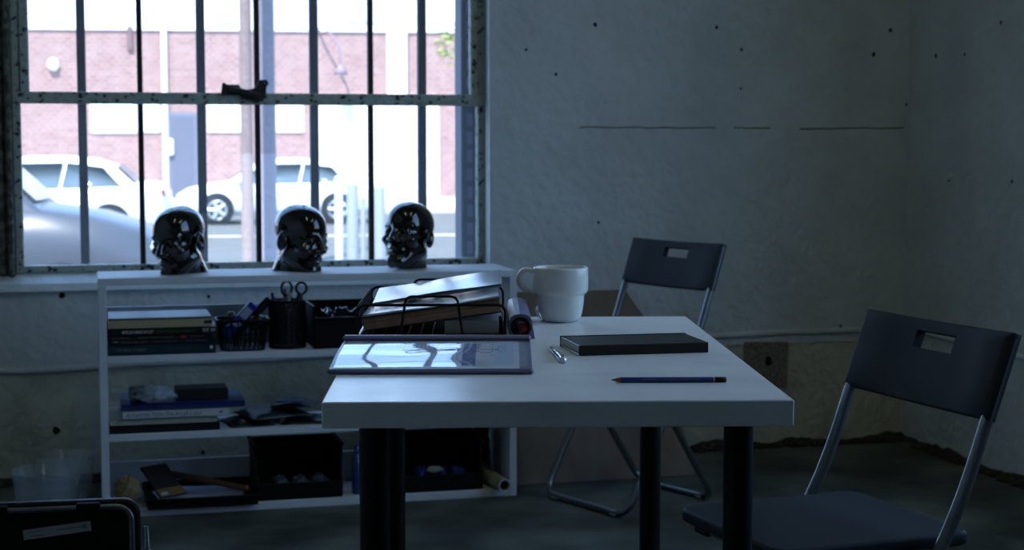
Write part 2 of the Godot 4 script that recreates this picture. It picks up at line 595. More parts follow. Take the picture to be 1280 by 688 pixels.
func build_window():
	var zf := BACK - 0.09
	var w: Node3D = struct(base("window_1"))
	# sloped sill of plaster
	var st := mb()
	prism(st, PackedVector2Array([Vector2(0, 0.622), Vector2(0.02, 0.60), Vector2(-0.36, 0.58), Vector2(-0.36, 0.60), Vector2(-0.13, 0.63), Vector2(-0.12, 0.658), Vector2(-0.10, 0.658), Vector2(-0.03, 0.632)]), -0.46, 1.279, Transform3D(Basis(Vector3(0, 0, 1), Vector3.UP, Vector3(1, 0, 0)), Vector3(0, 0, BACK)))
	done(st, "sill", M.plaster, w)
	# thick dark timber post at one side
	for b in [[-0.46, -0.325, 0.055], [-0.322, -0.245, 0.035], [-0.243, -0.222, 0.05]]:
		st = mb()
		span(st, Vector3(b[0], 0.64, zf - 0.03), Vector3(b[1], 2.42, zf + b[2]), 0.006)
		done(st, "jamb_board", M.chipped_dark, w)
	# fixed steel frame
	var rows := [0.668, 1.194, 1.78, 2.36]
	for s in [[-0.222, -0.196], [1.256, 1.281]]:
		st = mb()
		span(st, Vector3(s[0], 0.65, zf - 0.02), Vector3(s[1], 2.42, zf + 0.022), 0.003)
		done(st, "stile", M.chipped, w)
	for r in [[0.65, 0.672], [2.36, 2.42]]:
		st = mb()
		span(st, Vector3(-0.222, r[0], zf - 0.02), Vector3(1.281, r[1], zf + 0.018), 0.003)
		done(st, "rail", M.chipped, w)
	st = mb()
	span(st, Vector3(-0.222, 1.177, zf - 0.02), Vector3(1.279, 1.2135, zf + 0.03), 0.004)
	done(st, "rail", M.chipped, w)
	st = mb()
	span(st, Vector3(-0.2, 1.765, zf - 0.012), Vector3(1.256, 1.785, zf + 0.012), 0.003)
	done(st, "rail", M.chipped, w)
	# frame of the opening vent above the middle rail
	for s in [[-0.197, -0.168], [1.231, 1.257]]:
		st = mb()
		span(st, Vector3(s[0], 1.2, zf - 0.012), Vector3(s[1], 2.37, zf + 0.028), 0.004)
		done(st, "vent_stile", M.chipped, w)
	var mx := [0.166, 0.532, 0.8995]
	for x in mx:
		for r in [[0.665, 1.18], [1.21, 1.77], [1.78, 2.37]]:
			st = mb()
			span(st, Vector3(x - 0.0085, r[0], zf - 0.014), Vector3(x + 0.0085, r[1], zf + 0.014), 0.003)
			done(st, "muntin", M.old_iron, w)
	var xs := [-0.197, 0.166, 0.532, 0.8995, 1.257]
	for r in 3:
		for k in 4:
			pane(w, Vector3(xs[k], rows[r], zf - 0.006), Vector3(xs[k + 1], rows[r + 1], zf - 0.003), M.glass_low if r == 0 else M.glass)
	# old latch on the middle rail
	st = mb()
	var zl := zf + 0.03
	var t := Transform3D(Basis.IDENTITY, Vector3(0, 0, zl))
	prism(st, PackedVector2Array([Vector2(0.415, 1.206), Vector2(0.419, 1.243), Vector2(0.426, 1.246), Vector2(0.433, 1.240), Vector2(0.462, 1.239), Vector2(0.469, 1.242), Vector2(0.477, 1.229), Vector2(0.492, 1.224), Vector2(0.514, 1.226), Vector2(0.527, 1.236), Vector2(0.536, 1.255), Vector2(0.560, 1.256), Vector2(0.566, 1.243), Vector2(0.558, 1.233), Vector2(0.557, 1.212), Vector2(0.548, 1.188), Vector2(0.53, 1.184), Vector2(0.49, 1.193), Vector2(0.47, 1.206)]), -0.004, 0.012, t)
	var latch := done(st, "latch", M.old_iron, w)
	st = mb()
	lathe(st, [[0.0045, -0.006], [0.0045, 0.016], [0.0, 0.016]], Vector3(0.552, 1.2435, zl), 10, Basis(Vector3.RIGHT, PI / 2))
	done(st, "pivot_pin", M.dull_steel, latch)
	st = mb()
	tube(st, [Vector3(0.44, 1.225, zl + 0.012), Vector3(0.47, 1.222, zl + 0.03), Vector3(0.51, 1.212, zl + 0.03), Vector3(0.54, 1.205, zl + 0.012)], 0.007, 8)
	done(st, "handle", M.old_iron, latch)
	# security bars outside
	for x in [-0.012, 0.364, 0.7325, 1.097]:
		st = mb()
		span(st, Vector3(x - 0.014, 0.64, BACK - 0.234), Vector3(x + 0.014, 2.42, BACK - 0.206), 0.003)
		done(st, "security_bar", M.iron, w)
	st = mb()
	span(st, Vector3(1.229, 0.64, BACK - 0.30), Vector3(1.2785, 2.42, BACK - 0.2), 0.003)
	done(st, "outer_jamb", flat_mat(Color(0.40, 0.40, 0.44), 0.7), w)
	var y := 0.70
	while y < 2.4:
		st = mb()
		box(st, Vector3(1.258, y, BACK - 0.198), Vector3(0.022, 0.042, 0.006), 0.002)
		done(st, "jamb_block", flat_mat(Color(0.52, 0.51, 0.58), 0.7), w)
		y += 0.062

func build_side_window():
	var w: Node3D = struct(base("window_2"))
	var x := RIGHT + 0.12
	var z0 := -3.7
	var z1 := -1.4
	var y0 := 0.8
	var y1 := 3.15
	for s in [[z0, z0 + 0.03], [z1 - 0.03, z1]]:
		var st := mb()
		span(st, Vector3(x - 0.02, y0, s[0]), Vector3(x + 0.02, y1, s[1]), 0.003)
		done(st, "stile", M.chipped, w)
	for r in [[y0, y0 + 0.03], [1.53, 1.56], [2.12, 2.15], [y1 - 0.03, y1]]:
		var st := mb()
		span(st, Vector3(x - 0.018, r[0], z0), Vector3(x + 0.018, r[1], z1), 0.003)
		done(st, "rail", M.chipped, w)
	for k in range(1, 8):
		var zz := lerpf(z0, z1, k / 8.0)
		var st := mb()
		span(st, Vector3(x - 0.014, y0, zz - 0.009), Vector3(x + 0.014, y1, zz + 0.009), 0.003)
		done(st, "muntin", M.chipped, w)
	for k in 8:
		for r in [[y0, 1.545], [1.545, 2.135], [2.135, y1]]:
			pane(w, Vector3(x - 0.002, r[0], lerpf(z0, z1, k / 8.0)), Vector3(x + 0.001, r[1], lerpf(z0, z1, (k + 1) / 8.0)), M.glass)

# two warm fluorescent battens under the ceiling
func build_ceiling_lights():
	for p in [[Vector3(0.5, CEIL - 0.05, -2.9), "warm fluorescent batten on the ceiling above the table"], [Vector3(2.0, CEIL - 0.05, -2.7), "warm fluorescent batten on the ceiling beside the tall side window"]]:
		var l := base("ceiling_light", p[0])
		var st := mb()
		box(st, Vector3(0, 0.02, 0), Vector3(0.10, 0.06, 1.24), 0.006)
		done(st, "housing", flat_mat(Color(0.75, 0.75, 0.73), 0.5), l)
		st = mb()
		tube(st, [Vector3(0, -0.035, -0.6), Vector3(0, -0.035, 0.6)], 0.014, 12)
		var glow := flat_mat(Color(0.9, 0.88, 0.8), 0.4)
		glow.emission_enabled = true
		glow.emission = Color(0.94, 1.0, 0.84)
		glow.emission_energy_multiplier = 1.5
		done(st, "tube", glow, l)
		var a := AreaLight3D.new()
		a.name = "lamp"
		a.area_size = Vector2(0.06, 1.2)
		a.light_energy = LAMP
		a.light_color = Color(0.97, 1.0, 0.86)
		a.area_range = 12.0
		a.area_attenuation = 2.0
		a.shadow_enabled = true
		l.add_child(a)
		a.position = Vector3(0, -0.055, 0)
		a.rotation.x = -PI / 2
		tag(l, p[1], "ceiling light")

# ------------------------------------------------------------------ outside
var FX := Transform3D()

func on_facade(x: float, y: float) -> Vector2:
	var o := FX.affine_inverse() * EYE
	var d := FX.basis.inverse() * ray(x, y)
	var p := o - d * o.z / d.z
	return Vector2(p.x, p.y)

func at_distance(x: float, dist: float) -> Vector3:
	var d := ray(x, 178.0)
	d.y = 0
	d = d.normalized()
	var f := Vector3(sin(deg_to_rad(YAW)), 0, -cos(deg_to_rad(YAW)))
	return Vector3(d.x, 0, d.z) * dist / d.dot(f) + Vector3(0, STREET, 0)

func brick_texture() -> Image:
	var img := Image.create_empty(512, 512, true, Image.FORMAT_RGB8)
	img.fill(Color(0.68, 0.64, 0.62))
	var r := RandomNumberGenerator.new()
	r.seed = 5
	for row in 32:
		for col in 17:
			var c := Color(0.59, 0.46, 0.43).lerp(Color(0.51, 0.37, 0.35), r.randf())
			c = c.lerp(Color(0.62, 0.52, 0.50), r.randf() * 0.4)
			img.fill_rect(Rect2i(col * 32 - (16 if row % 2 else 0), row * 16, 30, 14), c)
	img.generate_mipmaps()
	return img

func build_street():
	var st := mb()
	span(st, Vector3(-60, STREET - 0.3, -46), Vector3(70, STREET, BACK - 0.35))
	span(st, Vector3(RIGHT + 0.3, STREET - 0.3, BACK - 0.35), Vector3(70, STREET, 30))
	var road: MeshInstance3D = struct(done(st, "road", patchy([[0.0, Color(0.34, 0.33, 0.30)], [1.0, Color(0.40, 0.39, 0.36)]], 0.02, 81, 4.0, 0.9)))
	var f := Vector3(sin(deg_to_rad(YAW)), 0, -cos(deg_to_rad(YAW)))
	var turn := -deg_to_rad(7.6)
	FX = Transform3D(Basis(Vector3.UP, turn), f * 50.0 + Vector3(0, STREET, 0))
	# pale kerbed pavement in front of the brick building, and a lane line
	st = mb()
	box(st, FX * Vector3(0, 0.02, 4.0), Vector3(110, 0.26, 8.0), 0.02, FX.basis)
	struct(done(st, "sidewalk", flat_mat(Color(0.72, 0.69, 0.64), 0.9)))
	st = mb()
	box(st, FX * Vector3(0, 0.004, 18.0), Vector3(90, 0.012, 0.25), 0.0, FX.basis)
	done(st, "lane_line", flat_mat(Color(0.80, 0.74, 0.55), 0.8), road)
	# the brick building
	var bd := base("brick_building", FX.origin, turn)
	var top := on_facade(300, 36.5).y
	st = mb()
	span(st, Vector3(-40, -0.3, -8), Vector3(45, top, 0))
	var bm := print_mat(brick_texture(), 0.9)
	bm.uv1_triplanar = true
	bm.uv1_world_triplanar = true
	bm.uv1_scale = Vector3.ONE / 3.6
	done(st, "brick_wall", bm, bd)
	var white := flat_mat(Color(0.86, 0.88, 0.88), 0.8)
	var pale := flat_mat(Color(0.70, 0.76, 0.78), 0.6)
	st = mb()
	span(st, Vector3(-40.1, top, -8.1), Vector3(45.1, top + 4.2, 0.06))
	done(st, "upper_wall", white, bd)
	st = mb()
	span(st, Vector3(-40.2, top - 0.06, -0.2), Vector3(45.2, top + 0.06, 0.075), 0.01)
	done(st, "string_course", white, bd)
	# shuttered windows in the upper wall and in the brickwork
	for p in [[264, -40, 291, 31], [430, -40, 470, 30], [60, -40, 90, 30], [535, -40, 552, 30]]:
		var a := on_facade(p[0], p[1]); var b := on_facade(p[2], p[3])
		st = mb()
		span(st, Vector3(a.x, b.y, 0.05), Vector3(b.x, a.y, 0.11), 0.02)
		var fr := done(st, "window", pale, bd)
		st = mb()
		span(st, Vector3(a.x + 0.1, b.y + 0.1, 0.09), Vector3(b.x - 0.1, a.y - 0.1, 0.125), 0.01)
		done(st, "shutter", white, fr)
	for p in [[113, 123, 172, 167], [178, 123, 201, 166], [259, 123, 304, 166], [345, 123, 380, 166]]:
		var a := on_facade(p[0], p[1]); var b := on_facade(p[2], p[3])
		st = mb()
		span(st, Vector3(a.x, b.y, -0.02), Vector3(b.x, a.y, 0.07), 0.02)
		var fr := done(st, "window", white, bd)
		st = mb()
		span(st, Vector3(a.x + 0.08, b.y + 0.08, 0.05), Vector3(b.x - 0.08, a.y - 0.08, 0.085), 0.005)
		done(st, "blind", flat_mat(Color(0.90, 0.92, 0.92), 0.6), fr)
	# wide white gate with panels
	var ga := on_facade(398, 118); var gb := on_facade(549, 262)
	st = mb()
	span(st, Vector3(ga.x, 0.0, -0.02), Vector3(gb.x, ga.y, 0.08), 0.02)
	var gate := done(st, "gate", white, bd)
	for k in 4:
		st = mb()
		var gx := lerpf(ga.x, gb.x, (k + 0.5) / 4.0)
		var gw := (gb.x - ga.x) / 4.0 - 0.16
		span(st, Vector3(gx - gw / 2, 0.3, 0.06), Vector3(gx + gw / 2, ga.y - 0.2, 0.10), 0.02)
		done(st, "panel", flat_mat(Color(0.88, 0.90, 0.90), 0.7), gate)
	# dark grey door with frame
	var da := on_facade(210, 141); var db := on_facade(248, 262)
	st = mb()
	span(st, Vector3(da.x, 0.0, -0.02), Vector3(db.x, da.y, 0.09), 0.02)
	var door := done(st, "door", flat_mat(Color(0.40, 0.41, 0.46), 0.7), bd)
	st = mb()
	span(st, Vector3(da.x + 0.1, 0.15, 0.07), Vector3(db.x - 0.1, da.y - 0.1, 0.105), 0.01)
	done(st, "door_leaf", flat_mat(Color(0.35, 0.36, 0.41), 0.7), door)
	# white pilaster and rain pipe
	var pa := on_facade(483, 0); var pb := on_facade(508, 0)
	st = mb()
	span(st, Vector3(pa.x, 0, 0.0), Vector3(pb.x, top + 1.6, 0.22), 0.03)
	done(st, "pilaster", white, bd)
	var ra := on_facade(204.5, 0)
	st = mb()
	tube(st, [Vector3(ra.x, 0, 0.12), Vector3(ra.x, top + 3.6, 0.12)], 0.085, 12)
	var pipe := done(st, "rain_pipe", white, bd)
	var mbx := on_facade(212, 184)
	st = mb()
	box(st, Vector3(mbx.x, mbx.y, 0.16), Vector3(0.26, 0.5, 0.16), 0.04)
	done(st, "meter_box", white, pipe)
	# bulkhead light, plaque and gooseneck lamp on the brickwork
	var la := on_facade(67, 81)
	st = mb()
	blob(st, Vector3(la.x, la.y, 0.1), Vector3(0.34, 0.38, 0.3), 0.15, 0.1, 4)
	done(st, "bulkhead_lamp", white, bd)
	var qa := on_facade(163, 48)
	st = mb()
	box(st, Vector3(qa.x, qa.y, 0.05), Vector3(0.17, 0.72, 0.1), 0.02)
	done(st, "plaque", flat_mat(Color(0.42, 0.34, 0.34), 0.7), bd)
	var ca := on_facade(398, 40); var cb := on_facade(425, 88)
	st = mb()
	tube(st, rounded([Vector3(ca.x, ca.y, 0.0), Vector3(ca.x + 0.1, ca.y + 0.2, 0.6), Vector3(cb.x, cb.y + 0.7, 0.9), Vector3(cb.x, cb.y, 0.9)], 0.4, 6), 0.035, 8)
	var neck := done(st, "lamp_arm", flat_mat(Color(0.52, 0.45, 0.48), 0.6), bd)
	st = mb()
	lathe(st, [[0.0, 0.26], [0.07, 0.22], [0.12, 0.1], [0.24, -0.08], [0.22, -0.08], [0.0, 0.08]], Vector3(cb.x, cb.y - 0.1, 0.9), 16)
	done(st, "lamp_shade", flat_mat(Color(0.52, 0.45, 0.48), 0.6), neck)
	tag(bd, "long brick building with a white upper storey, white gate and white windows", "building")
	# cars
	car("parked_car", "white parked car across the street with its nose behind the utility poles", at_distance(347, 36.7), -deg_to_rad(6.0) + PI, 4.45, 1.45, Color(0.86, 0.88, 0.88))
	car("parked_car", "white rounded parked car partly hidden by the dark blue car", at_distance(48, 30.0), -deg_to_rad(7.6) + PI, 4.7, 1.56, Color(0.86, 0.88, 0.88))
	car("parked_car", "dark blue parked car close to the window behind the bars", at_distance(-103, 15.5), -deg_to_rad(6.0), 4.7, 1.9, Color(0.26, 0.27, 0.29))
	# utility poles
	for p in [[308.5, 15.0, 21.5, Color(0.52, 0.44, 0.41), "brown wooden utility pole standing beside a grey pole"], [334.5, 20.0, 22.5, Color(0.50, 0.46, 0.48), "grey weathered utility pole standing beside a brown pole"]]:
		var at := at_distance(p[0], p[2])
		var r: float = p[1] * p[2] / FOCAL / 2
		var pole := base("utility_pole", at)
		st = mb()
		tube(st, [Vector3(0, -0.1, 0), Vector3(0, 4, 0), Vector3(0, 9, 0)], [r * 1.05, r, r * 0.85], 14)
		var pm := patchy([[0.0, p[3].darkened(0.15)], [1.0, p[3].lightened(0.12)]], 0.03, 91, 1.0, 0.9)
		done(st, "shaft", pm, pole)
		st = mb()
		box(st, Vector3(0, 8.4, 0), Vector3(2.0, 0.12, 0.12), 0.01)
		done(st, "cross_arm", pm, pole)
		st = mb()
		tube(st, [Vector3(0, 0, 0), Vector3(0, 1.65, 0)], r * 1.07, 14)
		done(st, "lower_sleeve", patchy([[0.0, p[3].lightened(0.08)], [1.0, p[3].lightened(0.25)]], 0.03, 92, 1.0, 0.9), pole)
		tag(pole, p[4], "pole")
	# guard posts on the near pavement
	var gm := flat_mat(Color(0.80, 0.84, 0.86), 0.5)
	for p in [[423, 0.06, 1.30, "thin white guard post beside a stubby grey post"], [440, 0.09, 1.33, "stubby grey post with a rounded white cap"], [453, 0.04, 1.05, "slim cream post beside a stubby grey post"], [474, 0.085, 1.28, "grey hooded post apart from the cluster of three posts"]]:
		var at := at_distance(p[0], 24.0)
		var post := base("guard_post", at)
		st = mb()
		var r: float = p[1]
		lathe(st, [[r, -0.05], [r, p[2] - r], [r * 0.75, p[2] - r * 0.35], [0.0, p[2] - 0.01]], Vector3.ZERO, 16)
		done(st, "post", gm if p[0] < 430 else flat_mat(Color(0.55, 0.57, 0.58) if p[0] != 451 else Color(0.85, 0.83, 0.76), 0.6), post)
		st = mb()
		lathe(st, [[r * 1.02, p[2] - r * 1.7], [r * 1.12, p[2] - r], [r * 1.0, p[2] - r * 0.1], [0.0, p[2] + 0.03]], Vector3.ZERO, 16)
		done(st, "cap", gm, post)
		tag(post, p[3], "post")
	# tree by the pavement
	var tat := at_distance(594, 40.0)
	var tree := base("street_tree", tat)
	st = mb()
	tube(st, [Vector3(0, 0, 0), Vector3(0.1, 2, 0), Vector3(0, 4, 0.1)], [0.16, 0.12, 0.06], 8)
	done(st, "trunk", flat_mat(Color(0.35, 0.28, 0.22), 0.9), tree)
	st = mb()
	for k in 500:
		var d := Vector3(rng.randfn(), rng.randfn(), rng.randfn()).normalized() * pow(rng.randf(), 0.4)
		var c := Vector3(0, 4.2, 0) + d * Vector3(1.0, 0.75, 1.0)
		var b := Basis.from_euler(Vector3(rng.randf() * TAU, rng.randf() * TAU, 0))
		quad(st, c + b * Vector3(-0.09, 0, 0), c + b * Vector3(0, -0.04, 0.02), c + b * Vector3(0.09, 0, 0), c + b * Vector3(0, 0.04, 0.02))
	var fo := done(st, "foliage", flat_mat(Color(0.55, 0.60, 0.30), 0.8), tree)
	fo.set_meta("kind", "stuff")
	tag(tree, "small yellow-green street tree in front of the brick wall", "tree")

# a saloon lofted along its length; nose towards +x of its own frame
func car(called: String, label: String, at: Vector3, turn: float, length: float, high: float, paint: Color):
	var c := base(called, at, turn)
	var pm := flat_mat(paint, 0.3)
	var dark := flat_mat(Color(0.05, 0.055, 0.06), 0.5)
	var tint := flat_mat(Color(0.36, 0.41, 0.43), 0.15)
	var L := length
	var k := high / 1.45
	# station: x share, floor, belt, half width
	var body := [[-0.50, 0.42, 0.78, 0.62], [-0.485, 0.30, 0.94, 0.76], [-0.44, 0.22, 1.0, 0.84], [-0.30, 0.2, 0.98, 0.88], [-0.1, 0.2, 0.93, 0.9], [0.15, 0.2, 0.92, 0.9], [0.25, 0.2, 0.92, 0.89], [0.36, 0.2, 0.86, 0.87], [0.45, 0.22, 0.76, 0.8], [0.485, 0.28, 0.66, 0.72], [0.50, 0.36, 0.56, 0.58]]
	var st := mb()
	st.set_smooth_group(0)
	var rings := []
	for s in body:
		var x: float = s[0] * L
		var f: float = s[1]
		var t: float = s[2] * k
		var w: float = s[3]
		var ring := []
		for p in [[-w * 0.86, f], [-w, f + 0.14], [-w * 1.0, lerpf(f, t, 0.62)], [-w * 0.95, t - 0.05], [-w * 0.82, t], [0.0, t + 0.025], [w * 0.82, t], [w * 0.95, t - 0.05], [w * 1.0, lerpf(f, t, 0.62)], [w, f + 0.14], [w * 0.86, f]]:
			ring.append(Vector3(x, p[1], p[0]))
		rings.append(ring)
	for i in rings.size() - 1:
		for j in 11:
			var j2 := (j + 1) % 11
			facing(st, [rings[i][j], rings[i][j2], rings[i + 1][j2], rings[i + 1][j]], Vector3((body[i][0] + body[i + 1][0]) / 2 * L, 0.55, 0))
	for e in [0, rings.size() - 1]:
		for j in range(1, 10):
			facing(st, [rings[e][0], rings[e][j], rings[e][j + 1]], Vector3(0, 0.5, 0))
	done(st, "body", pm, c)
	# cabin
	var cab := [[-0.40, 0.0, 0.78], [-0.30, 0.72, 0.68], [-0.22, 0.93, 0.64], [-0.10, 1.0, 0.62], [0.03, 0.99, 0.62], [0.10, 0.90, 0.64], [0.26, 0.0, 0.78]]
	st = mb()
	st.set_smooth_group(0)
	rings = []
	var belt := 0.90 * k
	for s in cab:
		var x: float = s[0] * L
		var t: float = lerpf(belt, high, s[1])
		var w: float = s[2]
		rings.append([Vector3(x, belt - 0.06, -0.82), Vector3(x, lerpf(belt, t, 0.75), -lerpf(0.82, w, 0.7)), Vector3(x, t - 0.02 * s[1], -w * 0.9), Vector3(x, t, 0), Vector3(x, t - 0.02 * s[1], w * 0.9), Vector3(x, lerpf(belt, t, 0.75), lerpf(0.82, w, 0.7)), Vector3(x, belt - 0.06, 0.82)])
	for i in rings.size() - 1:
		for j in 6:
			facing(st, [rings[i][j], rings[i][j + 1], rings[i + 1][j + 1], rings[i + 1][j]], Vector3((cab[i][0] + cab[i + 1][0]) / 2 * L, belt, 0))
	done(st, "roof", pm, c)
	# side windows, set just proud of the cabin
	for s in [-1, 1]:
		for q in [[[-0.335, 0.06], [-0.265, 0.66], [-0.13, 0.80], [-0.11, 0.06]], [[-0.095, 0.06], [-0.115, 0.80], [0.035, 0.78], [0.10, 0.62], [0.215, 0.06]]]:
			st = mb()
			var poly := PackedVector2Array()
			for p in q: poly.append(Vector2(p[0] * L, lerpf(belt, high, p[1])))
			var n := poly.size()
			var mid := Vector3(-0.05 * L, belt, 0)
			var pts := []
			for p in poly:
				var share := (p.y - belt) / (high - belt)
				pts.append(Vector3(p.x, p.y, s * (lerpf(0.825, 0.68, share) + 0.02)))
			for j in range(1, n - 1): facing(st, [pts[0], pts[j], pts[j + 1]], mid)
			for j in n:
				var a: Vector3 = pts[j]; var b: Vector3 = pts[(j + 1) % n]
				quad(st, a, b, b - Vector3(0, 0, s * 0.05), a - Vector3(0, 0, s * 0.05))
			done(st, "side_window", tint, c)
	# windscreens
	for e in [[0.245, 0.08, 0.115, 0.88, 0.02], [-0.385, 0.1, -0.31, 0.66, -0.02]]:
		st = mb()
		var a := Vector3(e[0] * L, lerpf(belt, high, e[1]), 0)
		var b := Vector3(e[2] * L, lerpf(belt, high, e[3]), 0)
		var o := Vector3(e[4], 0.035, 0)
		facing(st, [a + o + Vector3(0, 0, -0.68), a + o + Vector3(0, 0, 0.68), b + o + Vector3(0, 0, 0.54), b + o + Vector3(0, 0, -0.54)], Vector3(0, 0.3, 0))
		facing(st, [a + Vector3(0, 0, -0.68), a + Vector3(0, 0, 0.68), b + Vector3(0, 0, 0.54), b + Vector3(0, 0, -0.54)], Vector3(0, 3, 0))
		done(st, "windscreen", tint, c)
	# wheels, arches, lamps
	for x in [-0.29, 0.30]:
		for s in [-1, 1]:
			st = mb()
			lathe(st, [[0.37, -0.02], [0.37, 0.02], [0.0, 0.021]], Vector3(x * L, 0.34, s * 0.885), 24, Basis(Vector3.RIGHT, s * PI / 2), true)
			done(st, "wheel_arch", dark, c)
			st = mb()
			lathe(st, [[0.20, -0.1], [0.31, -0.1], [0.325, -0.07], [0.325, 0.09], [0.31, 0.115], [0.22, 0.115], [0.2, 0.10], [0.0, 0.10]], Vector3(x * L, 0.325, s * 0.80), 24, Basis(Vector3.RIGHT, s * PI / 2))
			var wh := done(st, "wheel", flat_mat(Color(0.09, 0.09, 0.10), 0.8), c)
			st = mb()
			for j in 5:
				var a := TAU * j / 5
				var d := Vector3(cos(a), sin(a), 0)
				tube(st, [Vector3(x * L, 0.325, s * 0.925), Vector3(x * L, 0.325, s * 0.925) + d * 0.2], [0.06, 0.05], 6)
			tube(st, range(16).map(func(j): return Vector3(x * L + cos(TAU * j / 16) * 0.2, 0.325 + sin(TAU * j / 16) * 0.2, s * 0.915)), 0.022, 6, true)
			done(st, "rim", flat_mat(Color(0.75, 0.77, 0.78), 0.35, 0.6), wh)
	for s in [-1, 1]:
		st = mb()
		box(st, Vector3(0.475 * L, 0.63 * k, s * 0.60), Vector3(0.2, 0.12, 0.26), 0.04)
		done(st, "headlamp", flat_mat(Color(0.75, 0.8, 0.82), 0.1), c)
		st = mb()
		box(st, Vector3(-0.483 * L, 0.82 * k, s * 0.62), Vector3(0.12, 0.14, 0.24), 0.03)
		done(st, "tail_lamp", flat_mat(Color(0.5, 0.08, 0.07), 0.2), c)
		st = mb()
		box(st, Vector3(0.19 * L, belt + 0.05, s * 0.96), Vector3(0.12, 0.12, 0.2), 0.04)
		done(st, "mirror", pm, c)
	tag(c, label, "car")

# ------------------------------------------------------------------ bookcase
const BX0 := 0.021
const BX1 := 1.226
const BZ0 := -4.65
const BZ1 := -4.915

func build_bookcase():
	var b := base("bookcase")
	var parts := [
		["top_board", Vector3(BX0, 0.659, BZ1), Vector3(BX1, 0.679, BZ0)],
		["side_panel", Vector3(BX0, 0.0, BZ1), Vector3(BX0 + 0.022, 0.659, BZ0)],
		["side_panel", Vector3(BX1 - 0.022, 0.0, BZ1), Vector3(BX1, 0.659, BZ0)],
		["shelf_board", Vector3(BX0 + 0.022, 0.439, BZ1), Vector3(BX1 - 0.022, 0.459, BZ0 - 0.002)],
		["shelf_board", Vector3(BX0 + 0.022, 0.217, BZ1), Vector3(BX1 - 0.022, 0.237, BZ0 - 0.002)],
		["bottom_board", Vector3(BX0 + 0.022, 0.0, BZ1), Vector3(BX1 - 0.022, 0.022, BZ0 - 0.002)],
		["back_rail", Vector3(BX0 + 0.022, 0.459, BZ1), Vector3(BX1 - 0.022, 0.574, BZ1 + 0.014)],
		["back_rail", Vector3(BX0 + 0.022, 0.022, BZ1), Vector3(BX1 - 0.022, 0.112, BZ1 + 0.014)]]
	for p in parts:
		var st := mb()
		span(st, p[1], p[2], 0.0015)
		done(st, p[0], M.white_board, b)
	tag(b, "low white open bookcase standing in front of the barred window", "bookcase")

# ------------------------------------------------------------------ table
var TX := Transform3D()

func build_table():
	TX = Transform3D(Basis(Vector3.UP, deg_to_rad(-12.8)), Vector3(0.683, 0, -2.448))
	var t := base("table", TX.origin, deg_to_rad(-12.8))
	var st := mb()
	box(st, Vector3(0, 0.713, 0), Vector3(0.6, 0.034, 1.0), 0.0015)
	done(st, "tabletop", M.table, t)
	for p in [[-0.238, 0.43], [0.241, 0.43], [-0.247, -0.43], [0.226, -0.43]]:
		st = mb()
		lathe(st, [[0.0, 0.0], [0.018, 0.0], [0.0195, 0.004], [0.0195, 0.69], [0.03, 0.691], [0.03, 0.696], [0.0, 0.696]], Vector3(p[0], 0, p[1]), 24, Basis.IDENTITY, true)
		var leg := done(st, "leg", M.black_metal, t)
		st = mb()
		lathe(st, [[0.0, -0.001], [0.021, -0.001], [0.021, 0.012], [0.0, 0.012]], Vector3(p[0], 0.001, p[1]), 20, Basis.IDENTITY, true)
		done(st, "foot", M.black_plastic, leg)
	tag(t, "white rectangular table with round black metal legs", "table")

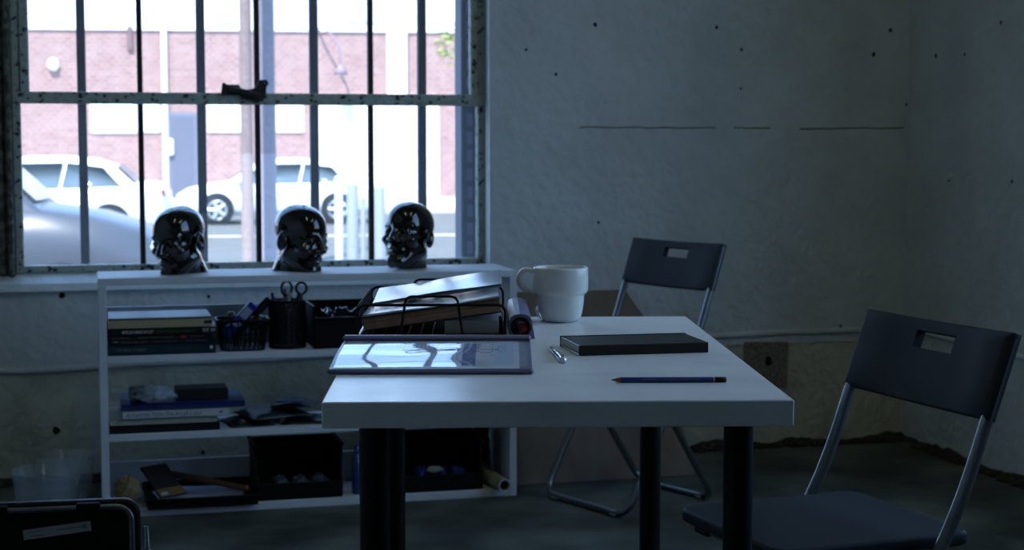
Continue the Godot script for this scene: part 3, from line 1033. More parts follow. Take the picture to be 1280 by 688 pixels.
# ------------------------------------------------------------------ folding chairs
func chair(label: String, with_sticker := false) -> Node3D:
	var c := base("folding_chair")
	var st: SurfaceTool
	# front frame: backrest posts that run on down to the front feet and join in a bar on the floor
	var hw := 0.188
	var path := [Vector3(-hw, 0.755, -0.178), Vector3(-hw, 0.50, -0.088), Vector3(-hw, 0.011, 0.178), Vector3(hw, 0.011, 0.178), Vector3(hw, 0.50, -0.088), Vector3(hw, 0.755, -0.178)]
	var p2 := [path[0]]
	p2.append_array(rounded([path[0], path[1], path[2] * 0.5 + path[1] * 0.5], 0.07, 6).slice(1, -1))
	p2.append_array(rounded([path[1], path[2], path[3], path[4]], 0.055, 7).slice(1, -1))
	p2.append_array(rounded([path[3] * 0.5 + path[4] * 0.5, path[4], path[5]], 0.07, 6).slice(1, -1))
	p2.append(path[5])
	st = mb()
	tube(st, p2, 0.0105, 12)
	done(st, "front_frame", M.dull_steel, c)
	# rear frame
	var rw := 0.165
	st = mb()
	tube(st, rounded([Vector3(-rw, 0.425, 0.10), Vector3(-rw, 0.0105, -0.175), Vector3(rw, 0.0105, -0.175), Vector3(rw, 0.425, 0.10)], 0.055, 7), 0.010, 12)
	done(st, "rear_frame", M.dull_steel, c)
	for s in [-1, 1]:
		for f in [[hw - 0.055, 0.178], [rw - 0.055, -0.175]]:
			st = mb()
			box(st, Vector3(s * f[0], 0.006, f[1]), Vector3(0.03, 0.012, 0.024), 0.004)
			done(st, "foot_pad", M.rubber, c)
		st = mb()
		tube(st, [Vector3(s * 0.155, 0.412, -0.04), Vector3(s * (hw + 0.012), 0.412, -0.04)], 0.007, 10)
		done(st, "pivot_bolt", M.steel, c)
	# seat: rounded at the front, with a steel rim underneath
	var out := PackedVector2Array()
	for q in [[0.165, 0.22, 0.03], [-0.165, 0.22, 0.03], [-0.165, -0.13, 0.02], [0.165, -0.13, 0.02]]:
		var r: float = q[2]
		var cc := Vector2(q[0] - signf(q[0]) * r, q[1] - signf(q[1]) * r)
		var a0: float = {Vector2(1, 1): 0.0, Vector2(-1, 1): PI / 2, Vector2(-1, -1): PI, Vector2(1, -1): PI * 1.5}[Vector2(signf(q[0]), signf(q[1]))]
		for k in 7: out.append(cc + Vector2.from_angle(a0 + PI / 2 * k / 6) * r)
	st = mb()
	slab(st, out, 0.428, 0.45, 0.006)
	var seat := done(st, "seat", M.chair_plastic if not with_sticker else M.black_plastic, c)
	var rim := []
	for p in out: rim.append(Vector3(p.x * 0.91, 0.4265, 0.045 + (p.y - 0.045) * 0.93))
	st = mb()
	tube(st, rim, 0.0055, 8, true)
	done(st, "rim", M.dull_steel, seat)
	for x in [-0.085, 0.075]:
		st = mb()
		box(st, Vector3(x, 0.4235, 0.208), Vector3(0.042, 0.009, 0.018), 0.002)
		done(st, "rim_clip", M.black_plastic, seat)
	# backrest: bowed hollow panel with a hand slot
	var tilt := atan2(0.09, 0.255)
	var b := Basis(Vector3.RIGHT, -tilt)
	var org := Vector3(0, 0.762, -0.1805)
	var us := [-0.198, -0.194, -0.186, -0.12, -0.052, 0.0, 0.052, 0.12, 0.186, 0.194, 0.198]
	var vs := [0.0, -0.004, -0.010, -0.020, -0.050, -0.09, -0.131, -0.137, -0.141]
	var g := {}
	for i in us.size():
		for j in vs.size():
			var e := minf(0.198 - absf(us[i]), minf(-vs[j], vs[j] + 0.141))
			var th := (0.017 if absf(us[i]) < 0.15 else 0.030) if e > 0.008 else (0.015 if absf(us[i]) < 0.15 else 0.022 if e > 0.003 else 0.016)
			var bow := -0.010 * (1.0 - pow(us[i] / 0.198, 2.0))
			var p := Vector3(us[i], vs[j], 0)
			g[Vector3i(i, j, 0)] = org + b * (p + Vector3(0, 0, bow + th / 2))
			g[Vector3i(i, j, 1)] = org + b * (p + Vector3(0, 0, bow - th / 2))
	var hole = func(i: int, j: int) -> bool: return i >= 4 and i <= 5 and j == 3
	st = mb()
	var n0 := us.size() - 1
	var n1 := vs.size() - 1
	for i in n0:
		for j in n1:
			if hole.call(i, j): continue
			var f := [g[Vector3i(i, j, 0)], g[Vector3i(i + 1, j, 0)], g[Vector3i(i + 1, j + 1, 0)], g[Vector3i(i, j + 1, 0)]]
			var k := [g[Vector3i(i, j, 1)], g[Vector3i(i + 1, j, 1)], g[Vector3i(i + 1, j + 1, 1)], g[Vector3i(i, j + 1, 1)]]
			var mid: Vector3 = (f[0] + f[2] + k[0] + k[2]) / 4
			st.set_smooth_group(1)
			facing(st, f.duplicate(), mid)
			facing(st, k.duplicate(), mid)
			for e in [[0, 1, 0, -1], [1, 2, 1, 0], [2, 3, 0, 1], [3, 0, -1, 0]]:
				var ni: int = i + e[2]
				var nj: int = j + e[3]
				var edge := ni < 0 or nj < 0 or ni >= n0 or nj >= n1
				if edge or hole.call(ni, nj):
					st.set_smooth_group(1 if edge else -1)
					facing(st, [f[e[0]], f[e[1]], k[e[1]], k[e[0]]], mid)
	done(st, "backrest", M.chair_plastic, c)
	if with_sticker:
		st = mb()
		var tb := Basis(Vector3.RIGHT, PI / 2) * Basis(Vector3.BACK, deg_to_rad(6))
		box(st, Vector3(0.02, 0.4277, 0.168), Vector3(0.118, 0.018, 0.0008), 0.0, tb)
		var sk := done(st, "sticker", flat_mat(Color(0.62, 0.62, 0.62), 0.5), seat)
		sk.set_meta("label", "narrow white paper sticker with small print")
		for k in [[-0.038, 0.0035, 0.022, 0.0018], [-0.036, -0.004, 0.026, 0.0022], [0.022, 0.001, 0.045, 0.0028], [0.047, 0.0, 0.008, 0.007]]:
			st = mb()
			box(st, Vector3(0.02, 0.4277, 0.168) + tb * Vector3(k[0], k[1], 0.0005), Vector3(k[2], k[3], 0.0004), 0.0, tb)
			done(st, "sticker_print", M.grey_print, seat)
		# folded-down side stay
		st = mb()
		tube(st, [Vector3(0.176, 0.40, 0.175), Vector3(0.178, 0.39, 0.12), Vector3(0.182, 0.37, 0.02), Vector3(0.182, 0.35, -0.06)], [0.004, 0.008, 0.009, 0.009], 10)
		done(st, "side_stay", M.dull_steel, c)
	tag(c, label, "chair", "black folding chairs with steel frames")
	return c

func build_chairs():
	var near := chair("black folding chair pulled up to the long side of the white table")
	near.position = Vector3(1.18, 0, -2.39)
	near.rotation.y = deg_to_rad(-83.1)
	var far := chair("black folding chair standing by the leaning cardboard sheet")
	far.position = Vector3(1.54, 0, -4.51)
	far.rotation.y = deg_to_rad(-68.0)
	# toppled onto its back, seat upright and its underside showing
	var down := chair("black folding chair tipped onto its back with a sticker under its seat", true)
	down.transform = Transform3D(Basis(Vector3.UP, deg_to_rad(-4.0)) * Basis(Vector3.RIGHT, -PI / 2), Vector3(-0.115, 0.196, -2.553))

# ------------------------------------------------------------------ glossy heads
func sd_ell(p: Vector3, c: Vector3, r: Vector3) -> float:
	var q := (p - c) / r
	var k0 := q.length()
	var k1 := (q / r).length()
	return k0 * (k0 - 1.0) / maxf(k1, 1e-5)

func sd_cap(p: Vector3, a: Vector3, b: Vector3, ra: float, rb: float) -> float:
	var ab := b - a
	var t := clampf((p - a).dot(ab) / ab.dot(ab), 0, 1)
	return p.distance_to(a + ab * t) - lerpf(ra, rb, t)

func smin(a: float, b: float, k: float) -> float:
	var h := maxf(k - absf(a - b), 0.0) / k
	return minf(a, b) - h * h * k * 0.25

func sd_head(p: Vector3) -> float:
	var q := Vector3(absf(p.x), p.y, p.z)
	var d := sd_ell(p, Vector3(0, 0.156, -0.014), Vector3(0.075, 0.078, 0.090))
	d = smin(d, sd_ell(p, Vector3(0, 0.162, 0.022), Vector3(0.064, 0.062, 0.068)), 0.02)
	d = smin(d, sd_ell(p, Vector3(0, 0.092, 0.022), Vector3(0.063, 0.088, 0.066)), 0.03)
	d = smin(d, sd_cap(q, Vector3(0.054, 0.060, -0.004), Vector3(0.016, 0.016, 0.066), 0.018, 0.021), 0.025)
	d = smin(d, sd_ell(p, Vector3(0, 0.020, 0.074), Vector3(0.024, 0.019, 0.020)), 0.018)
	d = smin(d, sd_cap(p, Vector3(0, 0.06, -0.028), Vector3(0, -0.08, -0.062), 0.046, 0.064), 0.03)
	# eye hollows, then brow, lids, cheekbones
	var eye := sd_ell(q, Vector3(0.033, 0.123, 0.098), Vector3(0.022, 0.015, 0.022))
	d = -smin(-d, eye, 0.014)
	d = smin(d, sd_cap(q, Vector3(0.008, 0.137, 0.082), Vector3(0.048, 0.141, 0.066), 0.009, 0.008), 0.012)
	d = smin(d, sd_ell(q, Vector3(0.032, 0.121, 0.074), Vector3(0.016, 0.012, 0.014)), 0.004)
	d = smin(d, sd_ell(q, Vector3(0.047, 0.094, 0.058), Vector3(0.020, 0.015, 0.022)), 0.02)
	# nose
	d = smin(d, sd_cap(p, Vector3(0, 0.134, 0.086), Vector3(0, 0.093, 0.108), 0.008, 0.012), 0.012)
	d = smin(d, sd_ell(q, Vector3(0.016, 0.088, 0.094), Vector3(0.011, 0.009, 0.013)), 0.008)
	# mouth
	d = smin(d, sd_ell(p, Vector3(0, 0.056, 0.074), Vector3(0.030, 0.022, 0.020)), 0.014)
	d = smin(d, sd_cap(q, Vector3(0.006, 0.0645, 0.0925), Vector3(0.023, 0.0575, 0.080), 0.0065, 0.004), 0.006)
	d = smin(d, sd_cap(q, Vector3(0.0, 0.049, 0.091), Vector3(0.020, 0.054, 0.080), 0.0075, 0.004), 0.006)
	d = -smin(-d, sd_cap(q, Vector3(0.0, 0.0572, 0.101), Vector3(0.026, 0.0555, 0.087), 0.0022, 0.0016), 0.004)
	# ears
	var ear := sd_ell(q, Vector3(0.080, 0.108, -0.012), Vector3(0.010, 0.033, 0.021))
	ear = -smin(-ear, sd_ell(q, Vector3(0.092, 0.112, -0.006), Vector3(0.010, 0.020, 0.011)), 0.006)
	d = smin(d, ear, 0.008)
	return d

# surface nets over the head, tilted by b and cut flat where it rests
func head_mesh(b: Basis, cut: float, scale_: float) -> ArrayMesh:
	var cell := 0.0036
	var lo := Vector3(-0.13, cut - 0.004, -0.15)
	var n := Vector3i(72, 74, 80)
	var inv := b.inverse()
	var field = func(p: Vector3) -> float: return maxf(sd_head(inv * p), cut - p.y)
	var vals := {}
	var coarse := 4
	var reach := cell * coarse * 1.5
	for i in range(0, n.x, coarse):
		for j in range(0, n.y, coarse):
			for k in range(0, n.z, coarse):
				var c := lo + (Vector3(i, j, k) + Vector3.ONE * coarse * 0.5) * cell
				if absf(field.call(c)) > reach: continue
				for a in coarse + 1:
					for d in coarse + 1:
						for e in coarse + 1:
							var v := Vector3i(i + a, j + d, k + e)
							if not vals.has(v): vals[v] = field.call(lo + Vector3(v) * cell)
	var corner := []
	for a in 8: corner.append(Vector3i(a & 1, (a >> 1) & 1, (a >> 2) & 1))
	var pairs := [[0, 1], [2, 3], [4, 5], [6, 7], [0, 2], [1, 3], [4, 6], [5, 7], [0, 4], [1, 5], [2, 6], [3, 7]]
	var index := {}
	var pos := PackedVector3Array()
	var nor := PackedVector3Array()
	for v in vals:
		var ok := true
		var f := []
		var neg := 0
		for c in corner:
			var u: Vector3i = v + c
			if not vals.has(u):
				ok = false
				break
			var x: float = vals[u]
			if x < 0: neg += 1
			f.append(x)
		if not ok or neg == 0 or neg == 8: continue
		var sum := Vector3.ZERO
		var m := 0
		for e in pairs:
			var fa: float = f[e[0]]
			var fb: float = f[e[1]]
			if (fa < 0) != (fb < 0):
				sum += Vector3(corner[e[0]]).lerp(Vector3(corner[e[1]]), fa / (fa - fb))
				m += 1
		index[v] = pos.size()
		pos.append(lo + (Vector3(v) + sum / m) * cell)
		var g := Vector3(f[1] + f[3] + f[5] + f[7] - f[0] - f[2] - f[4] - f[6], f[2] + f[3] + f[6] + f[7] - f[0] - f[1] - f[4] - f[5], f[4] + f[5] + f[6] + f[7] - f[0] - f[1] - f[2] - f[3])
		nor.append(g.normalized())
	var idx := PackedInt32Array()
	var ax := [Vector3i(1, 0, 0), Vector3i(0, 1, 0), Vector3i(0, 0, 1)]
	for v in vals:
		var fa: float = vals[v]
		for a in 3:
			var u: Vector3i = v + ax[a]
			if not vals.has(u): continue
			var fb: float = vals[u]
			if (fa < 0) == (fb < 0): continue
			var s: Vector3i = ax[(a + 1) % 3]
			var t: Vector3i = ax[(a + 2) % 3]
			var q := [v - s - t, v - t, v, v - s]
			var ok := true
			for w in q:
				if not index.has(w): ok = false
			if not ok: continue
			var i0: int = index[q[0]]; var i1: int = index[q[1]]; var i2: int = index[q[2]]; var i3: int = index[q[3]]
			if fa < 0: idx.append_array(PackedInt32Array([i0, i2, i1, i0, i3, i2]))
			else: idx.append_array(PackedInt32Array([i0, i1, i2, i0, i2, i3]))
	for i in pos.size(): pos[i] = (pos[i] - Vector3(0, cut, 0)) * scale_
	var arr := []
	arr.resize(Mesh.ARRAY_MAX)
	arr[Mesh.ARRAY_VERTEX] = pos
	arr[Mesh.ARRAY_NORMAL] = nor
	arr[Mesh.ARRAY_INDEX] = idx
	var mesh := ArrayMesh.new()
	mesh.add_surface_from_arrays(Mesh.PRIMITIVE_TRIANGLES, arr)
	return mesh

func build_heads():
	for h in [[0.264, -42.0, 8.0, 2.0, 0.006, 0.86, "glossy black ceramic head nearest the bookcase's book-filled end, face lowered"], [0.592, 40.0, 7.0, -2.0, 0.006, 0.86, "glossy black ceramic head between the two others, turned the opposite way"], [0.917, -42.0, -10.0, 0.0, 0.0, 0.87, "glossy black ceramic head with lifted chin above the paper tube"]]:
		var o := MeshInstance3D.new()
		o.mesh = head_mesh(Basis(Vector3.UP, deg_to_rad(h[1])) * Basis(Vector3.RIGHT, deg_to_rad(h[2])) * Basis(Vector3.BACK, deg_to_rad(h[3])), h[4], h[5])
		o.material_override = M.gloss_black
		put(o, "ceramic_head")
		o.position = Vector3(h[0], 0.679, -4.785)
		tag(o, h[6], "head sculpture", "black heads on the bookcase")

# ------------------------------------------------------------------ on the table
func build_table_things():
	var T := 0.73
	var st: SurfaceTool
	# stacking mug
	var mug := base("mug", Vector3(0.833, T, -2.846), deg_to_rad(-14))
	st = mb()
	lathe(st, [[0.0, 0.003], [0.026, 0.003], [0.028, 0.0], [0.031, 0.001], [0.036, 0.006], [0.040, 0.016], [0.0425, 0.034], [0.0432, 0.046], [0.0440, 0.050], [0.0475, 0.0525], [0.0500, 0.056], [0.0508, 0.062], [0.0508, 0.096], [0.0502, 0.099], [0.0490, 0.1], [0.0478, 0.099], [0.0472, 0.096], [0.0470, 0.06], [0.0400, 0.048], [0.0385, 0.02], [0.032, 0.008], [0.0, 0.007]], Vector3.ZERO, 56)
	done(st, "cup", M.ceramic, mug)
	st = mb()
	tube(st, rounded([Vector3(-0.048, 0.093, 0), Vector3(-0.068, 0.096, 0), Vector3(-0.079, 0.080, 0), Vector3(-0.072, 0.062, 0), Vector3(-0.046, 0.052, 0)], 0.014, 6), 0.0074, 12, false, 0.62)
	done(st, "handle", M.ceramic, mug)
	tag(mug, "white ceramic stepped mug standing near the end of the table", "mug")
	# notebook with elastic band
	var nb := base("notebook", Vector3(0.831, T, -2.431), deg_to_rad(-3.0))
	st = mb()
	box(st, Vector3(0, 0.015, 0), Vector3(0.208, 0.0024, 0.13), 0.001)
	box(st, Vector3(0, 0.0012, 0), Vector3(0.208, 0.0024, 0.13), 0.001)
	box(st, Vector3(0, 0.0081, 0.0641), Vector3(0.208, 0.0150, 0.0018), 0.0008)
	done(st, "cover", M.note_black, nb)
	st = mb()
	box(st, Vector3(0.0, 0.0081, -0.002), Vector3(0.202, 0.0114, 0.126), 0.0005)
	done(st, "page_block", M.paper, nb)
	st = mb()
	box(st, Vector3(0, 0.0165, -0.056), Vector3(0.2092, 0.0006, 0.006))
	box(st, Vector3(-0.1043, 0.0081, -0.056), Vector3(0.0006, 0.0166, 0.006))
	box(st, Vector3(0.1043, 0.0081, -0.056), Vector3(0.0006, 0.0166, 0.006))
	done(st, "elastic_band", M.black_plastic, nb)
	tag(nb, "closed black notebook with an elastic band lying on the table", "notebook")
	# blue pencil
	var a := on_height(764, 475, T + 0.004)
	var b := on_height(908, 474.5, T + 0.004)
	var pen := base("pencil", Vector3(a.x, T + 0.0038, a.z), atan2(-(b.z - a.z), b.x - a.x))
	var L := Vector2(b.x - a.x, b.z - a.z).length()
	var along := Basis(Vector3.FORWARD, PI / 2)
	var hexa := Basis(Vector3.RIGHT, PI / 6)
	st = mb()
	tube(st, [Vector3(0.0125, 0, 0), Vector3(L - 0.018, 0, 0)], 0.0040, 6)
	var shaft := done(st, "shaft", flat_mat(Color(0.17, 0.26, 0.54), 0.35), pen)
	shaft.set_meta("label", "dark blue painted hexagonal shaft")
	st = mb()
	tube(st, [Vector3(0.0035, 0, 0), Vector3(0.013, 0, 0)], [0.0014, 0.0038], 12)
	done(st, "sharpened_wood", flat_mat(Color(0.55, 0.40, 0.28), 0.8), pen)
	st = mb()
	tube(st, [Vector3(0, 0, 0), Vector3(0.0038, 0, 0)], [0.0003, 0.0014], 8)
	done(st, "lead", flat_mat(Color(0.05, 0.05, 0.055), 0.4), pen)
	st = mb()
	tube(st, [Vector3(L - 0.018, 0, 0), Vector3(L - 0.0165, 0, 0)], 0.0041, 6)
	done(st, "white_ring", M.white_print, pen)
	st = mb()
	tube(st, [Vector3(L - 0.0165, 0, 0), Vector3(L - 0.001, 0, 0), Vector3(L, 0, 0)], [0.0041, 0.0041, 0.003], 6)
	done(st, "black_end", flat_mat(Color(0.02, 0.02, 0.025), 0.3), pen)
	for s in [[0.052, 0.02], [0.082, 0.022], [0.108, 0.026]]:
		st = mb()
		box(st, Vector3(s[0], 0.0010, 0.00372), Vector3(s[1], 0.0010, 0.0003))
		done(st, "stamped_print", M.grey_print, shaft)
	tag(pen, "dark blue sharpened pencil with a black end lying on the table", "pencil")
	# chrome pen
	var pa := on_height(688, 434, T + 0.005)
	var pb := on_height(704.5, 451, T + 0.005)
	var d := Vector3(pb.x - pa.x, 0, pb.z - pa.z)
	var bp := base("ballpoint_pen", Vector3(pa.x, T + 0.0048, pa.z), atan2(-d.z, d.x))
	var pl := d.length()
	st = mb()
	tube(st, [Vector3(0.0, 0, 0), Vector3(0.012, 0, 0), Vector3(pl * 0.5, 0, 0), Vector3(pl - 0.02, 0, 0), Vector3(pl - 0.002, 0, 0), Vector3(pl, 0, 0)], [0.001, 0.0034, 0.0046, 0.0048, 0.0046, 0.002], 14)
	done(st, "barrel", M.chrome, bp)
	st = mb()
	tube(st, [Vector3(pl * 0.5, 0, 0), Vector3(pl * 0.5 + 0.004, 0, 0)], 0.0050, 14)
	done(st, "ring", M.dull_steel, bp)
	st = mb()
	box(st, Vector3(pl - 0.028, 0.0062, 0), Vector3(0.045, 0.0012, 0.004), 0.0005)
	box(st, Vector3(pl - 0.008, 0.005, 0), Vector3(0.004, 0.0036, 0.004), 0.0005)
	done(st, "clip", M.chrome, bp)
	tag(bp, "silver metal ballpoint pen lying beside the black notebook", "pen")
	build_sleeve()
	build_tray()

# lilac presentation sleeve: a wedge with a rail along each long side and a printed sheet under clear plastic
func sheet_print() -> Image:
	var w := 1024
	var h := 512
	var img := Image.create_empty(w, h, true, Image.FORMAT_RGB8)
	img.fill(Color(0.80, 0.84, 0.90))
	for k in 46:
		if k % 2 == 0: img.fill_rect(Rect2i(90 + k * 12, 50, 5, 120), Color(0.50, 0.56, 0.70))
	for k in 6: img.fill_rect(Rect2i(60, 60 + k * 34, 620, 4), Color(0.58, 0.64, 0.76))
	img.fill_rect(Rect2i(100, 44, 90, 30), Color(0.36, 0.46, 0.78))
	for k in 9: img.fill_rect(Rect2i(620 + k * 9, 40, 4, 420), Color(0.55, 0.60, 0.74))
	img.fill_rect(Rect2i(700, 70, 78, 400), Color(0.17, 0.22, 0.58))
	img.fill_rect(Rect2i(722, 250, 34, 120), Color(0.30, 0.34, 0.60))
	img.fill_rect(Rect2i(778, 50, 100, 430), Color(0.80, 0.80, 0.84))
	img.fill_rect(Rect2i(880, 60, 110, 400), Color(0.66, 0.76, 0.88))
	# three outlined figures, turned on their side
	for q in [[100, 44], [165, 44], [232, 40]]:
		for a in 360:
			for th in 9:
				var r := 1.0 + (th - 4) * 0.018
				var x := int(830 + cos(deg_to_rad(a)) * 44 * r)
				var y := int(q[0] + sin(deg_to_rad(a)) * 25 * r)
				img.set_pixel(x, y, Color(0.14, 0.14, 0.17))
	img.fill_rect(Rect2i(800, 262, 64, 7), Color(0.14, 0.14, 0.17))
	img.fill_rect(Rect2i(860, 300, 14, 14), Color(0.3, 0.3, 0.34))
	for k in 5: img.fill_rect(Rect2i(898 + k * 11, 110, 5, 90 - (k % 3) * 20), Color(0.45, 0.50, 0.62))
	for k in 3: img.fill_rect(Rect2i(904 + k * 12, 220, 4, 60), Color(0.50, 0.56, 0.68))
	img.generate_mipmaps()
	return img

func build_sleeve():
	var c := Vector3(0.4915, 0.73, -2.3455)
	var s := base("presentation_sleeve", c, deg_to_rad(-14.4))
	var W := 0.288
	var D := 0.224
	var y_of = func(z: float) -> float:
		var t := (D / 2 - z) / D           # 0 at the front, 1 at the back
		return lerpf(0.006, 0.020, t) + 0.003 * sin(t * PI)
	var st := mb()
	var side := PackedVector2Array([Vector2(D / 2, 0.0), Vector2(D / 2, 0.006)])
	for k in 9: side.append(Vector2(lerpf(D / 2, -D / 2, k / 8.0), y_of.call(lerpf(D / 2, -D / 2, k / 8.0))))
	side.append(Vector2(-D / 2, 0.0))
	var clean := PackedVector2Array()
	for p in side:
		if clean.is_empty() or clean[-1].distance_to(p) > 1e-5: clean.append(p)
	prism(st, clean, -W / 2, W / 2, Transform3D(Basis(Vector3(0, 0, 1), Vector3.UP, Vector3(-1, 0, 0)), Vector3.ZERO))
	done(st, "backing", M.lilac, s)
	# printed sheet
	var nx := 12
	var nz := 12
	for layer in [["printed_sheet", 0.0006, 0.0], ["clear_cover", 0.0022, 1.0]]:
		st = mb()
		st.set_smooth_group(0)
		var f = func(i: int, k: int) -> Vector3:
			var x := lerpf(-W / 2 + 0.006, W / 2 - 0.006 - (0.012 if layer[2] == 0.0 else 0.0), float(i) / nx)
			var z := lerpf(-D / 2 + 0.006, D / 2 - 0.006, float(k) / nz)
			var wave := 0.0
			if layer[2] > 0: wave = 0.0011 * sin(x * 42.0 + z * 20.0) * sin(float(k) / nz * PI) + 0.0009 * sin(z * 70.0 + x * 9.0)
			return Vector3(x, y_of.call(z) + layer[1] + wave, z)
		for i in nx:
			for k in nz:
				var q := [[i, k], [i, k + 1], [i + 1, k + 1], [i + 1, k]]
				for o in [0, 2, 1, 0, 3, 2]:
					st.set_uv(Vector2(float(q[o][0]) / nx, float(q[o][1]) / nz))
					st.add_vertex(f.call(q[o][0], q[o][1]))
		if layer[2] == 0.0: done(st, "printed_sheet", print_mat(sheet_print(), 0.5), s)
		else:
			var cm := clear_mat(Color(0.80, 0.86, 0.95), 0.10, 0.03)
			done(st, "clear_cover", cm, s)
	# rails
	st = mb()
	box(st, Vector3(0, 0.004, D / 2 + 0.001), Vector3(W + 0.004, 0.008, 0.010), 0.003)
	done(st, "rail", M.lilac, s)
	st = mb()
	box(st, Vector3(0, 0.0245, -D / 2), Vector3(W + 0.004, 0.009, 0.014), 0.0035)
	done(st, "rail", M.lilac, s)
	st = mb()
	box(st, Vector3(0, 0.010, -D / 2 + 0.003), Vector3(W, 0.020, 0.006), 0.001)
	done(st, "stand_edge", M.lilac, s)
	tag(s, "lilac plastic presentation sleeve with a printed sheet under shiny clear plastic", "document holder")

func wire(o: Node, called: String, pts: Array, r: float, bend: float, closed := false):
	var st := mb()
	tube(st, rounded(pts, bend, 5, closed), r, 8, closed)
	return done(st, called, M.black_metal, o)

func build_tray():
	var c := Vector3(0.583, 0.73, -2.775)
	var b := deg_to_rad(-13.6)
	var t := base("letter_tray", c, b)
	var W := 0.243
	var D := 0.34
	var x := W / 2
	var z := D / 2
	var h := 0.060
	# bottom wires and base ring
	wire(t, "base_wire", [Vector3(-x, 0.004, -z), Vector3(x, 0.004, -z), Vector3(x, 0.004, z), Vector3(-x, 0.004, z)], 0.0022, 0.012, true)
	for k in 11:
		var wx := lerpf(-x, x, (k + 1) / 12.0)
		wire(t, "base_wire", [Vector3(wx, 0.007, -z), Vector3(wx, 0.007, z)], 0.0013, 0.0)
	var sp := mb()
	box(sp, Vector3(0, 0.0045, 0), Vector3(W - 0.004, 0.0014, D - 0.004), 0.0)
	done(sp, "base_plate", flat_mat(Color(0.03, 0.03, 0.03), 0.95, 0.0, 0.1), t)
	# front and back hoops
	for s in [1, -1]:
		wire(t, "rim_wire", [Vector3(-x, 0.004, s * z), Vector3(-x, h, s * z), Vector3(x, h, s * z), Vector3(x, 0.004, s * z)], 0.0024, 0.014)
		wire(t, "stacking_hoop", [Vector3(-0.052, 0.004, s * (z - 0.003)), Vector3(-0.042, h + 0.014, s * (z - 0.003)), Vector3(0.042, h + 0.014, s * (z - 0.003)), Vector3(0.052, 0.004, s * (z - 0.003))], 0.0022, 0.012)
	# side plates
	for s in [-1, 1]:
		var st := mb()
		var low := h if s < 0 else 0.018
		box(st, Vector3(s * x, low - (0.011 if s < 0 else 0.006), 0), Vector3(0.0024, 0.022 if s < 0 else 0.012, D - 0.01), 0.001)
		done(st, "side_plate", M.black_plastic, t)
	tag(t, "black wire letter tray holding albums at the end of the table", "letter tray")
	var TB := Transform3D(Basis(Vector3.UP, b), c)
	# thick album, one end propped up on the tray's side
	var tilt := Basis(Vector3.UP, b) * Basis(Vector3.BACK, deg_to_rad(8.0))
	var al := base("photo_album")
	al.transform = Transform3D(tilt, TB * Vector3(0.0, 0.0425, 0.02))
	var aw := 0.232
	var ad := 0.27
	var st := mb()
	box(st, Vector3(0, 0.0, 0), Vector3(aw - 0.002, 0.020, ad), 0.001)
	done(st, "page_block", patchy([[0.0, Color(0.46, 0.34, 0.28)], [0.5, Color(0.66, 0.52, 0.44)], [1.0, Color(0.80, 0.67, 0.58)]], 0.02, 61, 0.25, 0.8), al)
	for k in 9:
		st = mb()
		box(st, Vector3(rng.randf_range(-0.002, 0.002), -0.0088 + k * 0.0022, 0.001), Vector3(aw - 0.003, 0.0010, ad + 0.001), 0.0)
		done(st, "leaf", flat_mat(Color(0.44, 0.32, 0.26).lerp(Color(0.80, 0.66, 0.56), rng.randf()), 0.8), al)
	for s in [-1, 1]:
		st = mb()
		box(st, Vector3(0, s * 0.0112, 0), Vector3(aw, 0.0024, ad + 0.004), 0.001)
		done(st, "cover", flat_mat(Color(0.03, 0.035, 0.06), 0.3), al)
	st = mb()
	curl(st, aw - 0.004, ad - 0.01, 0.0132, 0.0022, 3)
	done(st, "clear_sleeve", clear_mat(Color(0.86, 0.90, 0.95), 0.55, 0.16), al)
	tag(al, "thick dark album with brown pages lying aslant in the wire tray", "album")
	# second glossy folder on top, pushed to the back
	var fo := base("glossy_folder")
	fo.transform = Transform3D(Basis(Vector3.UP, b) * Basis(Vector3.BACK, deg_to_rad(8.5)) * Basis(Vector3.RIGHT, deg_to_rad(2.0)), TB * Vector3(0.006, 0.0715, -0.055))
	st = mb()
	curl(st, 0.225, 0.20, 0.0, 0.0035, 7)
	done(st, "sheet", flat_mat(Color(0.62, 0.66, 0.70), 0.16), fo)
	st = mb()
	box(st, Vector3(0, -0.004, 0), Vector3(0.222, 0.004, 0.198), 0.001)
	done(st, "backing", flat_mat(Color(0.50, 0.54, 0.58), 0.3), fo)
	tag(fo, "shiny silvery folder lying on top of the thick album in the tray", "folder")
	# pale papers under the propped end of the album
	st = mb()
	box(st, TB * Vector3(0.066, 0.0205, 0.0), Vector3(0.09, 0.023, 0.29), 0.001, TB.basis)
	tag(done(st, "paper_pile", flat_mat(Color(0.62, 0.60, 0.56), 0.8)), "pale pile of paper under the thick album in the wire tray", "paper")
	# lilac lever-arch file lying beside the tray
	var lf := base("lever_arch_file", TB * Vector3(0.148, 0, 0.0), b)
	st = mb()
	var arch := PackedVector2Array([Vector2(-0.020, 0.0), Vector2(0.023, 0.0), Vector2(0.018, 0.030)])
	for k in 7: arch.append(Vector2(-0.001 + 0.018 * cos(PI * k / 6), 0.032 + 0.010 * sin(PI * k / 6)))
	arch.append(Vector2(-0.020, 0.032))
	prism(st, arch, -0.15, 0.14)
	done(st, "case", M.lilac, lf)
	st = mb()
	tube(st, range(20).map(func(k): return Vector3(0.0 + cos(TAU * k / 20) * 0.014, 0.020 + sin(TAU * k / 20) * 0.014, 0.141)), 0.0035, 8, true)
	done(st, "black_ring", M.black_metal, lf)
	for k in 3:
		st = mb()
		tube(st, [Vector3(cos(2.2 + k) * 0.014, 0.020 + sin(2.2 + k) * 0.014, 0.142), Vector3(cos(4.4 - k) * 0.013, 0.020 + sin(4.4 - k) * 0.013, 0.142)], 0.002, 6)
		done(st, "arch_wire", M.black_metal, lf)
	st = mb()
